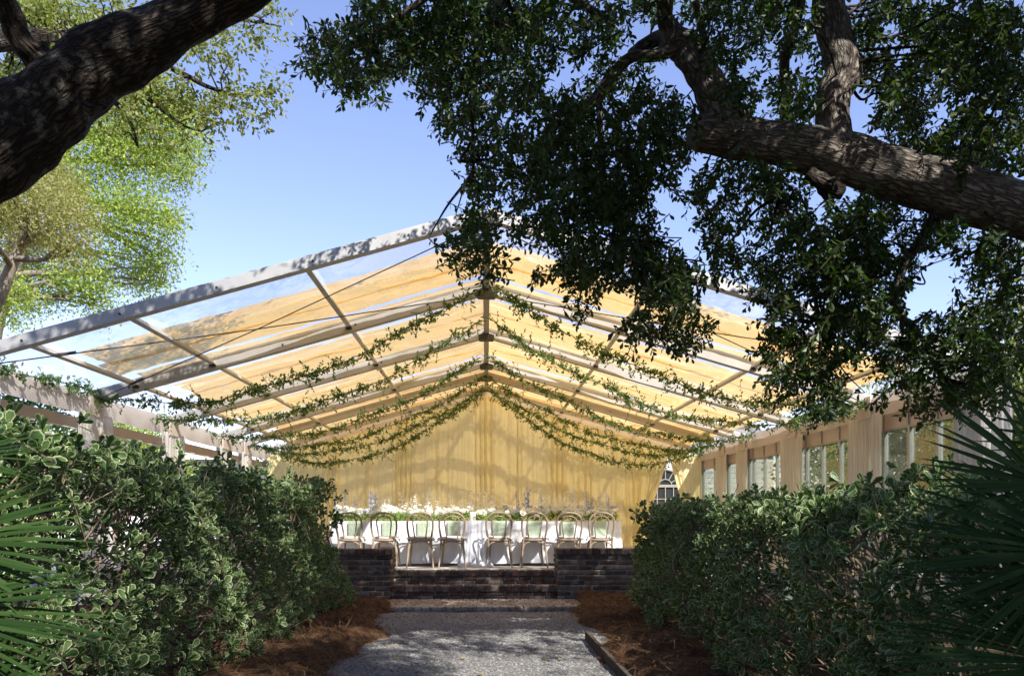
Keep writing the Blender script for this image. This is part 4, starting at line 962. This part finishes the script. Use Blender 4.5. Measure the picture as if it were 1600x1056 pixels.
def bough(mb, target, SK, r0, off, seed):
    i = np.argmin(np.linalg.norm((SK - target) * (1, .6, 1), axis=1) + .1 * np.random.default_rng(seed).random(len(SK))); a = SK[i]; r = np.random.default_rng(seed)
    L = np.linalg.norm(target - a)
    if L < .15 or L > 3.5: return
    mid = [a + (target - a) * f + r.normal(size=3) * .07 * L for f in (.33, .66)]
    c = catmull([a] + mid + [target], 5) + off
    mb.tube(c, np.linspace(r0, .004, len(c)), 6)
for k, j in enumerate(rng.choice(n, 240, replace=False)): bough(bmb, o[j], SK, .008 + .012 * rng.random(), offR, 500 + k)
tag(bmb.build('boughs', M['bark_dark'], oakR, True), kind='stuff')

# canopy of the same oak above and behind the picture
def overhead(root, clumps, off, leafmat, nspr, seed, leaf=.132):
    r = np.random.default_rng(seed); O = []
    for (x, y, z, rad) in clumps:
        k = int(nspr * rad ** 2); dd = unit(r.normal(size=(k, 3))) * (r.random((k, 1)) ** .4) * rad * np.array((1, 1, .6)); O.append(np.array((x, y, z)) + dd)
    O = np.concatenate(O); px, py = project(O)
    O = O[~((py > -90) & (px > -150) & (px < 1750) & (O[:, 1] > .2))]
    # unseen canopy cut by where its sun shadow lands, to shape the dappled light
    k_ = O[:, 2] / math.tan(SUN_EL); gx, gy = O[:, 0] - math.sin(SUN_AZ) * k_, O[:, 1] - math.cos(SUN_AZ) * k_
    nz = fbm(gx * .75, gy * 1.9, 321)
    thin = np.where(gy > 13.2, nz > 1.1, np.where(gy > 11.3, nz > -.3, np.where(gy < 4.6, nz > -1.6, np.where((gx > .2) & (gy > 9.3), nz > .5, nz > -.3))))
    O = O[thin]
    d = unit(r.normal(size=O.shape) + np.array((0, 0, -.3)))
    tag(obj('upper_crown', leaf_mesh('upper_crown', *sprig_arrays(O + off, d, r.uniform(.3, .5, len(O)), 8, leaf), LEAF_O, leafmat), root), kind='stuff')
rc = np.random.default_rng(5); cl_ = []
for k in range(85):
    x = rc.uniform(-2.0, 9.5); y = rc.uniform(-6.5, 6.8); z = rc.uniform(5.4, 8.4); z = max(z, 1.35 + .72 * y + 1.0)
    cl_.append((x, y, z, rc.uniform(.6, 1.4)))
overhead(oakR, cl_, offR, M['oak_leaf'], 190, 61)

# the left oak: dark heavy limb slanting out of the frame, olive sprays beyond
oakL = empty('live_oak', (-5.6, 4.4, 0)); tag(oakL, 'dark leaning live oak limb crossing above the open tent side with olive sprays', 'tree', 'old live oaks framing the view')
offL = -np.array(oakL.location)
mb = MB(); sl_ = []
sl_.append(limb(mb, [(-220, 400), (-120, 318), (0, 232), (60, 180), (130, 120), (210, 72), (300, 28), (400, -25), (540, -110)], [68, 64, 60, 58, 54, 46, 37, 28, 20], [4.9, 4.9, 4.9, 4.95, 5, 5, 5, 5, 4.9], 20, .06, 41))
sl_.append(limb(mb, [(85, 110), (60, 92), (40, 75), (22, 40), (8, 5), (-10, -60)], [26, 22, 19, 18, 18, 17], [4.95, 4.95, 4.9, 4.85, 4.8, 4.7], 12, .07, 42))
sl_.append(limb(mb, [(130, 165), (150, 172), (168, 166)], [9, 6, 1.5], 4.75, 8, .1, 43))
sl_.append(limb3(mb, np.array([(-5.6, 4.4, -.1), (-5.5, 4.4, 1.2), (-5.1, 4.5, 2.0), P(-220, 400, 4.9)]), np.array([.5, .42, .34, .28]), 18, .05, 44))
sl_.append(limb3(mb, np.array([(-5.5, 4.4, 1.2), (-5.4, 3.6, 3.4), (-4.6, 2.2, 5.6), (-3.2, .6, 7.0), (-1.5, -1.2, 7.8)]), np.array([.36, .3, .24, .16, .06]), 14, .05, 45))
sl_.append(limb3(mb, np.array([(-5.45, 3.9, 2.6), (-5.6, 6.0, 4.6), P(60, 60, 8.6), P(180, 70, 9), P(250, 98, 9)]), np.array([.24, .17, .1, .07, .05]), 10, .05, 46))
sl_.append(limb(mb, [(250, 98), (290, 118), (330, 138), (375, 150), (400, 142), (430, 152)], [5, 4, 3.2, 2.2, 1.6, 1], 9, 8, .05, 47))
sl_.append(limb(mb, [(180, 70), (220, 140), (245, 165), (285, 195), (310, 205)], [5, 4, 3.4, 2.2, 1.2], 9, 8, .05, 48))
sl_.append(limb(mb, [(180, 160), (200, 185), (212, 215), (216, 232)], [4, 3, 2, 1], 9, 8, .05, 49))
sl_.append(limb(mb, [(250, 60), (330, 30), (400, 35), (440, 42)], [4, 3, 2, 1], 9, 8, .05, 50))
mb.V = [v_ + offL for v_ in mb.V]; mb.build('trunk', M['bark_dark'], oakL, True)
CLL = [(405, 150, 26, 22, 1), (370, 165, 34, 26, 1), (345, 190, 18, 16, .7), (385, 35, 40, 28, .8), (340, 65, 38, 28, .8), (300, 70, 35, 28, .7), (230, 130, 50, 40, .9), (280, 150, 42, 32, .9), (310, 185, 38, 24, .8), (180, 150, 40, 40, .9), (270, 200, 45, 25, .7), (210, 190, 40, 35, .7),
       (20, 110, 35, 50, 1), (50, 40, 50, 45, .9), (110, 20, 55, 28, .8), (160, 10, 40, 25, .7), (20, 20, 30, 40, 1), (80, 100, 30, 20, .6), (420, 20, 22, 18, .5)]
def probL(px, py):
    w = np.zeros_like(px)
    for cx, cy, rx, ry, k in CLL: w = np.maximum(w, k * np.clip(1.05 - ((px - cx) / rx) ** 2 - ((py - cy) / ry) ** 2, 0, 1))
    return w
o, q = visible_sprigs(400, 8.3, 9.6, probL, (-30, 470), (-40, 240))
n = len(o); d = unit(rng.normal(size=(n, 3)) * .8 + np.array((.4, 0, -.2))); L_ = rng.uniform(.25, .4, n)
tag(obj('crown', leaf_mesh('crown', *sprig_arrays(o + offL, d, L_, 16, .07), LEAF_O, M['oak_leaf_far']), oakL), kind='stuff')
bmb = MB(); SKL = np.concatenate(sl_[5:])
for k, j in enumerate(rng.choice(n, 90, replace=False)): bough(bmb, o[j], SKL, .01, offL, 900 + k)
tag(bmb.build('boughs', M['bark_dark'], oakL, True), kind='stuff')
cl_ = []
for k in range(60):
    x = rc.uniform(-8.5, 1); y = rc.uniform(-6.5, 4.5); z = rc.uniform(5.4, 8.2); z = max(z, 1.35 + .72 * y + 1.0)
    cl_.append((x, y, z, rc.uniform(.55, 1.1)))
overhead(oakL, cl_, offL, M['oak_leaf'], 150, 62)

# ------------------------------------------------------------------ background trees, shrubs, houses
def tree(name, base, trunk_pts, trunk_r, clumps, nleaf, leaf, mat, label, seed, group='trees beyond the tent', bark='bark_pale', cat='tree', tm=LEAF_O, hollow=.45):
    r = np.random.default_rng(seed); root = empty(name, base); tag(root, label, cat, group); off = -np.array(base, float)
    mb = MB(); pts = np.array(trunk_pts, float); sk = limb3(mb, pts, np.linspace(trunk_r, trunk_r * .35, len(pts)), 12, .06, seed)
    c = np.array(clumps, float)
    for k, q in enumerate(c):
        i = np.argmin(np.linalg.norm(sk - q[:3], axis=1) - .35 * sk[:, 2] * 0); a = sk[max(0, i - 3)]
        mid = (a + q[:3]) / 2 + r.normal(size=3) * .15
        mb.tube(catmull([a, mid, q[:3]], 5), np.linspace(trunk_r * .32, .02, 11), 6)
        for e in range(4):
            t_ = q[:3] + unit(r.normal(size=3)) * q[3] * .8; mb.tube(catmull([mid, (mid + t_) / 2 + r.normal(size=3) * .1, t_], 3), np.linspace(trunk_r * .12 + .01, .008, 7), 5)
    mb.V = [v_ + off for v_ in mb.V]; mb.build('trunk', M[bark], root, True)
    w = c[:, 3] ** 2; w /= w.sum(); pick = r.choice(len(c), nleaf, p=w)
    # leaves grouped in small tufts inside each clump
    nt_ = nleaf // 9; tp = r.choice(len(c), nt_, p=w); tuft = c[tp, :3] + unit(r.normal(size=(nt_, 3))) * (hollow + (1 - hollow) * r.random((nt_, 1)) ** .7) * c[tp, 3:4] * np.array((1, 1, .95))
    g_ = r.integers(0, nt_, nleaf); pos = tuft[g_] + r.normal(size=(nleaf, 3)) * leaf * 1.6
    dd = unit(pos - c[tp[g_], :3]) * .6 + r.normal(size=(nleaf, 3)) * .8
    tag(obj('crown', leaf_mesh('crown', pos + off, dd, r.normal(size=(nleaf, 3)) + np.array((0, 0, .9)), leaf * r.uniform(.6, 1.2, nleaf), tm, mat), root), kind='stuff'); return root
def pc(px, py, D, rpx):
    D = D + 2.0 * math.sin(px * 1.7 + py * .9)
    return (*P(px, py, D), rpx * D / F)
Dg = 24
tb_ = P(-30, 900, Dg)
tree('spring_tree', (tb_[0], Dg, 0), [(tb_[0], Dg, -.1), P(-20, 560, Dg), P(10, 455, Dg), P(40, 350, Dg), P(90, 260, Dg), P(130, 180, Dg)], .36,
     [pc(60, 440, Dg, 55), pc(130, 430, Dg, 50), pc(200, 420, Dg, 45), pc(250, 400, Dg, 35), pc(170, 340, Dg, 60), pc(235, 330, Dg, 42), pc(130, 270, Dg, 60), pc(210, 250, Dg, 55), pc(275, 265, Dg, 40), pc(305, 235, Dg, 28), pc(255, 200, Dg, 50), pc(170, 200, Dg, 55),
      pc(290, 180, Dg, 34), pc(100, 130, Dg, 60), pc(20, 470, Dg, 45), pc(150, 475, Dg, 35), pc(60, 30, Dg, 60), pc(150, 60, Dg, 50), pc(220, 130, Dg, 45), pc(-60, 250, Dg, 90), pc(-60, 430, Dg, 80), pc(240, 440, Dg, 28), pc(270, 350, Dg, 24)],
     60000, .11, M['spring_leaf'], 'bright spring-green tree rising beyond the open tent side', 201, hollow=.2)
Do = 17
tree('olive_oak', (*P(30, 900, Do)[:2], 0), [P(-60, 880, Do) * (1, 1, 0), P(-35, 560, Do), P(8, 440, Do), P(45, 350, Do)], .22,
     [pc(60, 330, Do, 60), pc(110, 350, Do, 42), pc(20, 310, Do, 50), pc(80, 290, Do, 45), pc(30, 370, Do, 45), pc(110, 390, Do, 28), pc(-50, 330, Do, 60)], 20000, .075, M['olive_leaf'], 'dull olive small-leaved tree in front of the bright spring-green one', 202)
tree('dark_tree', (-12, 19, 0), [(-12, 19, -.1), (-12, 19, 2), (-12, 19, 3.6)], .25, [(-12, 19, 3.5, 1.3), (-11, 18.6, 3.2, 1.0), (-13.5, 18.5, 3.4, 1.5), (-11.6, 20.5, 3.6, 1.2), (-11, 18, 2.4, 1.0)], 9000, .16, M['dark_leaf'], 'dark evergreen showing through the first open tent bay', 203)
tree('shrub_tree', (-9.0, 19.6, 0), [(-9, 19.6, -.1), (-9, 19.6, 1.4), (-8.9, 19.6, 2.6)], .12, [(-9, 19.6, 2.9, 1.0), (-8.1, 19.4, 2.5, .8), (-10, 19, 2.6, .9), (-8.8, 20.4, 3.1, .8), (-8, 20.6, 2.0, .8), (-9.6, 18.6, 2.2, .8)], 16000, .1, M['spring_leaf'], 'yellow-green shrub behind the second open tent bay', 204)
tree('shrub_tree', (-9.2, 15.5, 0), [(-9.2, 15.5, -.1), (-9.2, 15.5, 1.2), (-9.2, 15.5, 2.2)], .12, [(-9.2, 15.5, 2.2, .85), (-8.3, 15.2, 1.8, .7), (-10.1, 15.4, 2.0, .9)], 9000, .1, M['spring_leaf'], 'yellow-green shrub behind the first open tent bay', 206)
for k, (x, y_, h_, rr_, nm, lb) in enumerate([(10.5, 12, 4.6, 2.0, 'oak_leaf_far', 'olive leafy tree behind the front glazed bay'), (10.8, 16.5, 4.2, 2.0, 'spring_leaf', 'green leafy tree behind the middle glazed bays'), (14.5, 19, 7.5, 2.8, 'olive_leaf', 'tall olive tree rising behind the glazed wall, seen through the oak leaves'),
                                        (12.5, 13, 6.2, 2.4, 'oak_leaf_far', 'olive tree showing between oak sprays over the eave')]):
    c = [(x + rr_ * .6 * math.cos(q * 2.1 + k), y_ + rr_ * .6 * math.sin(q * 2.1 + k), h_ * (.3 + .62 * (q % 5) / 4), rr_ * (.5 + .25 * rng.random())) for q in range(9)]
    tree('side_tree', (x, y_, 0), [(x, y_, -.1), (x + .1, y_, h_ * .35), (x - .1, y_ + .1, h_ * .75)], .2, c, 11000, .15, M[nm], lb, 210 + k)
for k, (x, y_, lb) in enumerate([(-8, -7, 'unseen leafy tree added behind the viewer, taller-hedge side, to darken the foreground'), (.5, -11, 'unseen leafy tree added behind the viewer, opposite the steps, to darken the foreground'), (8.5, -8, 'unseen leafy tree added behind the viewer, darker-hedge side, to darken the foreground'), (-11, 1, 'unseen leafy tree added beside the leaning oak to darken the foreground'), (12, 1, 'unseen leafy tree added beside the spreading oak to darken the foreground')]):
    c = [(x + 2.2 * math.cos(q * 2.4), y_ + 1.6 * math.sin(q * 2.4), 1.2 + 5.2 * q / 11, 1.6) for q in range(12)]
    tree('unseen_shade_tree', (x, y_, 0), [(x, y_, -.1), (x + .2, y_, 2.5), (x, y_ + .2, 5)], .3, c, 6000, .3, M['dark_leaf'], lb, 230 + k, group='unseen trees added around the viewer to darken the foreground')  # unseen trees, added to block sky light from the foreground
for k, y_ in enumerate((9.8, 12.6, 15.4, 18.2, 21.0)):
    x = 8.9 + .3 * math.sin(k * 2)
    c = [(x + .6 * math.cos(q * 2.4), y_ + 1.0 * math.sin(q * 2.4), .6 + .4 * q, .85) for q in range(8)]
    tree('screen_shrub', (x, y_, 0), [(x, y_, -.1), (x + .1, y_, 1.2), (x, y_ + .1, 3)], .1, c, 6500, .13, M[('dark_leaf', 'oak_leaf_far', 'dark_leaf', 'spring_leaf', 'dark_leaf')[k]], f'tall shrub seen through the glazing, {num[5 - k]} bay from the back drape', 260 + k, group='shrubs behind the glazed wall', cat='shrub')
# low palm beyond the left side
pr = empty('palm', (-8.1, 22.2, 0)); tag(pr, 'yellow-green palm beyond the open side between two curtains', 'palm')
MB().tube([(0, 0, -.1), (.05, 0, 1.2), (0, 0, 2.4)], [.14, .11, .1], 10).build('trunk', M['bark_pale'], pr, True)
M['palm_far'] = leaf_mat('yellow-green palm blades', [(.2, .27, .06), (.3, .36, .1), (.14, .2, .05)], trans=.3)  # lighter and yellower green than the near palmettos
for k in range(14):
    a = k * 2.4; el = .2 + .9 * ((k * 7) % 14) / 14; n = 44
    ax = np.array((math.cos(a) * math.cos(el), math.sin(a) * math.cos(el), math.sin(el)))
    f = np.linspace(.15, 1, n); pos = np.array((0, 0, 2.4)) + ax * f[:, None] * 1.3 + np.stack([0 * f, 0 * f, -.55 * f ** 2], -1)
    sd = np.cross(ax, (0, 0, 1)); dd = ax * .6 + sd * np.where(np.arange(n) % 2, 1, -1)[:, None] + np.array((0, 0, -.35))
    tmb = (np.array([(-.035, 0, 0), (0, .5, .01), (0, 1, -.05), (.035, 0, 0)]), [np.array([(0, 3, 1, 2)])], np.zeros(4))
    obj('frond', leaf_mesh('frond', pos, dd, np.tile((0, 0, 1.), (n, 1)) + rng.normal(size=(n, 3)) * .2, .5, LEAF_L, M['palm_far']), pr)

# white house off the open side and the house behind the drape
hw = empty('white_house', (-11, 30, 0)); tag(hw, 'white house wall glaring beyond the far end of the open tent side', 'house')
MB().box((-3, -4.5, -.1), (3, 4.5, 3.1)).build('wall', M['white_wall'], hw)
rb = MB(); rb.add([(-3.4, -4.9, 3.1), (3.4, -4.9, 3.1), (3.4, 4.9, 3.1), (-3.4, 4.9, 3.1), (0, -4.9, 3.5), (0, 4.9, 3.5)], [[(0, 1, 4), (2, 3, 5)], [(1, 2, 5, 4), (3, 0, 4, 5), (3, 2, 1, 0)]]); rb.build('roof', M['white_paint'], hw)
for y_ in (-2.6, 0, 2.6):
    wf = MB().box((3.0, y_ - .5, .9), (3.05, y_ + .5, 2.3)).build('window', M['white_paint'], hw); MB().box((3.051, y_ - .42, .98), (3.058, y_ + .42, 2.22)).build('pane', M['darkglass'], wf)
for ye in (-4.5,):
    for x_ in (-1.5, 1.5): wf = MB().box((x_ - .5, ye - .05, .9), (x_ + .5, ye, 2.3)).build('window', M['white_paint'], hw); MB().box((x_ - .42, ye - .058, .98), (x_ + .42, ye - .051, 2.22)).build('pane', M['darkglass'], wf)
hb = empty('house', (5.6, 24.2, .5)); tag(hb, 'pale house with a white arched window behind the parted drape', 'house')
MB().box((-3.6, .06, -.5), (3.2, 5, 2.9)).build('wall', M['siding'], hb)
for z_ in np.arange(-.4, 2.85, .16): MB().box((-3.62, .03, z_), (3.22, .07, z_ + .15)).build('siding_board', M['siding'], hb)
rb = MB(); rb.add([(-3.9, -.3, 2.9), (3.5, -.3, 2.9), (3.5, 5.3, 2.9), (-3.9, 5.3, 2.9), (-3.9, 2.5, 3.9), (3.5, 2.5, 3.9)], [[(1, 2, 5), (3, 0, 4)], [(0, 1, 5, 4), (2, 3, 4, 5), (3, 2, 1, 0)]]); rb.build('roof', M['roof_grey'], hb)
wx, rw, zs = -.13, .5, 1.75
aw = MB(); ar = np.linspace(0, np.pi, 21)
frm = [(wx + rw * math.cos(q), 0, zs + rw * math.sin(q)) for q in ar]
win = MB().tube([(wx + rw, 0, .0)] + frm + [(wx - rw, 0, 0)], .038, 8).build('window', M['trim'], hb)
pn = MB(); pn.add([(wx + rw, .028, 0)] + [(x_, .028, z_) for x_, _, z_ in frm] + [(wx - rw, .028, 0)], [[tuple(range(len(frm) + 2))[::-1]]]); pn.build('pane', M['darkglass'], win)
mu = MB()
mu.box((wx - rw, -.02, zs - .04), (wx + rw, .02, zs + .04))
mu.build('transom', M['trim'], win)
for q in (30, 60, 90, 120, 150):
    MB().beam((wx + .2 * math.cos(R(q)), .0, zs + .2 * math.sin(R(q))), (wx + .46 * math.cos(R(q)), .0, zs + .46 * math.sin(R(q))), .025, .02, (0, 1, 0)).build('muntin', M['trim'], win)
MB().tube([(wx + .2 * math.cos(q), 0, zs + .2 * math.sin(q)) for q in ar], .016, 6).build('muntin', M['trim'], win)
for x_ in (-.25, 0, .25): MB().box((wx + x_ - .013, -.012, .02), (wx + x_ + .013, .012, zs - .05)).build('muntin', M['trim'], win)
for z_ in (.45, .9, 1.35): MB().box((wx - rw + .05, -.01, z_ - .012), (wx + rw - .05, .01, z_ + .012)).build('muntin', M['trim'], win)

# ------------------------------------------------------------------ palmettos in the near corners
def blade_mesh(seed, droop):
    r = np.random.default_rng(seed); t = np.linspace(0, 1, 9); w = .0095 * np.interp(t, [0, .08, .45, .8, 1], [.3, .55, 1, .6, .03]); z = -droop * t ** 2.4
    V = np.concatenate([np.stack([-w, t, z + w * .55], -1), np.stack([0 * t, t, z], -1), np.stack([w, t, z + w * .55], -1)])
    Q = [(k, 9 + k, 10 + k, k + 1) for k in range(8)] + [(9 + k, 18 + k, 19 + k, 10 + k) for k in range(8)]
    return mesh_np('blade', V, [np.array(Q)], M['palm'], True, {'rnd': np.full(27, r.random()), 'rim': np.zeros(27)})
BL = [blade_mesh(i, dr) for i, dr in enumerate((.04, .09, .16, .25, .12))]
def frond(root, hub, axis, nrm, length, spread, nb, base, seed):
    r = np.random.default_rng(seed); off = -np.array(root.location)
    hub = np.array(hub); ax = unit(np.array(axis, float)); nm = np.array(nrm, float); nm = unit(nm - ax * nm.dot(ax)); sd = np.cross(ax, nm)
    b_ = np.array(base)
    fr = MB().tube(catmull([b_, (b_ + hub) / 2 + np.array((0, 0, .12)), hub + ax * .03], 6) + off, np.linspace(.014, .008, 13), 6).build('frond', M['petiole'], root, True)
    for k in range(nb):
        a = R(spread) * ((k + .5) / nb - .5) * 2 + r.normal() * .02
        d = ax * math.cos(a) + sd * math.sin(a) + nm * (.12 * abs(math.sin(a)) + r.normal() * .05); d = unit(d)
        n2 = unit(nm - d * nm.dot(d)); x = np.cross(d, n2)
        L = length * (1 - .28 * abs(a) / R(spread)) * r.uniform(.92, 1.05)
        m3 = Matrix(((x[0], d[0], n2[0]), (x[1], d[1], n2[1]), (x[2], d[2], n2[2]))).to_4x4()
        obj('blade', BL[r.integers(5)], fr, Matrix.Translation(Vector(hub + off + d * .01)) @ m3 @ Matrix.Diagonal((1.0, L, L, 1)))
pR = empty('palmetto', (2.75, 2.55, 0)); tag(pR, 'dark palmetto fan fronds spreading in front of the shaded right hedge', 'palmetto', 'palmettos in the near corners')
MB().tube([(0, 0, -.1), (.02, 0, .25), (0, .02, .5)], [.16, .15, .1], 10).build('trunk', M['bark_pale'], pR, True)
bR = (2.75, 2.55, .45)
frond(pR, P(1680, 865, 2.6), (-1, .1, -.05), (.1, -.75, .6), .60, 110, 52, bR, 1)
frond(pR, P(1640, 760, 2.75), (-.7, .1, .75), (-.3, -.8, .4), .50, 62, 22, bR, 2)
frond(pR, P(1670, 1040, 2.45), (-1, .0, .06), (.1, -.6, .8), .62, 70, 40, bR, 3)
frond(pR, P(1720, 930, 2.9), (-.9, .2, .25), (0, -.6, .8), .72, 90, 44, bR, 4)
frond(pR, P(1740, 700, 3.0), (-.4, .1, .9), (-.4, -.8, .3), .55, 80, 26, bR, 5)
pL = empty('palmetto', (-2.3, 2.6, 0)); tag(pL, 'dark palmetto fan fronds spreading in front of the sunlit left hedge', 'palmetto', 'palmettos in the near corners')
MB().tube([(0, 0, -.1), (.02, 0, .25), (0, .02, .45)], [.15, .14, .1], 10).build('trunk', M['bark_pale'], pL, True)
bL = (-2.3, 2.6, .4)
frond(pL, P(-110, 850, 2.7), (1, .1, .05), (-.1, -.75, .6), .5, 80, 40, bL, 11)
frond(pL, P(-120, 730, 2.9), (.95, .1, .22), (0, -.5, .85), .42, 70, 32, bL, 12)
frond(pL, P(-40, 1130, 2.5), (.6, .05, .8), (-.1, -.9, .3), .32, 70, 24, bL, 13)
frond(pL, P(-140, 960, 2.5), (1, .1, -.02), (0, -.5, .8), .58, 60, 34, bL, 14)
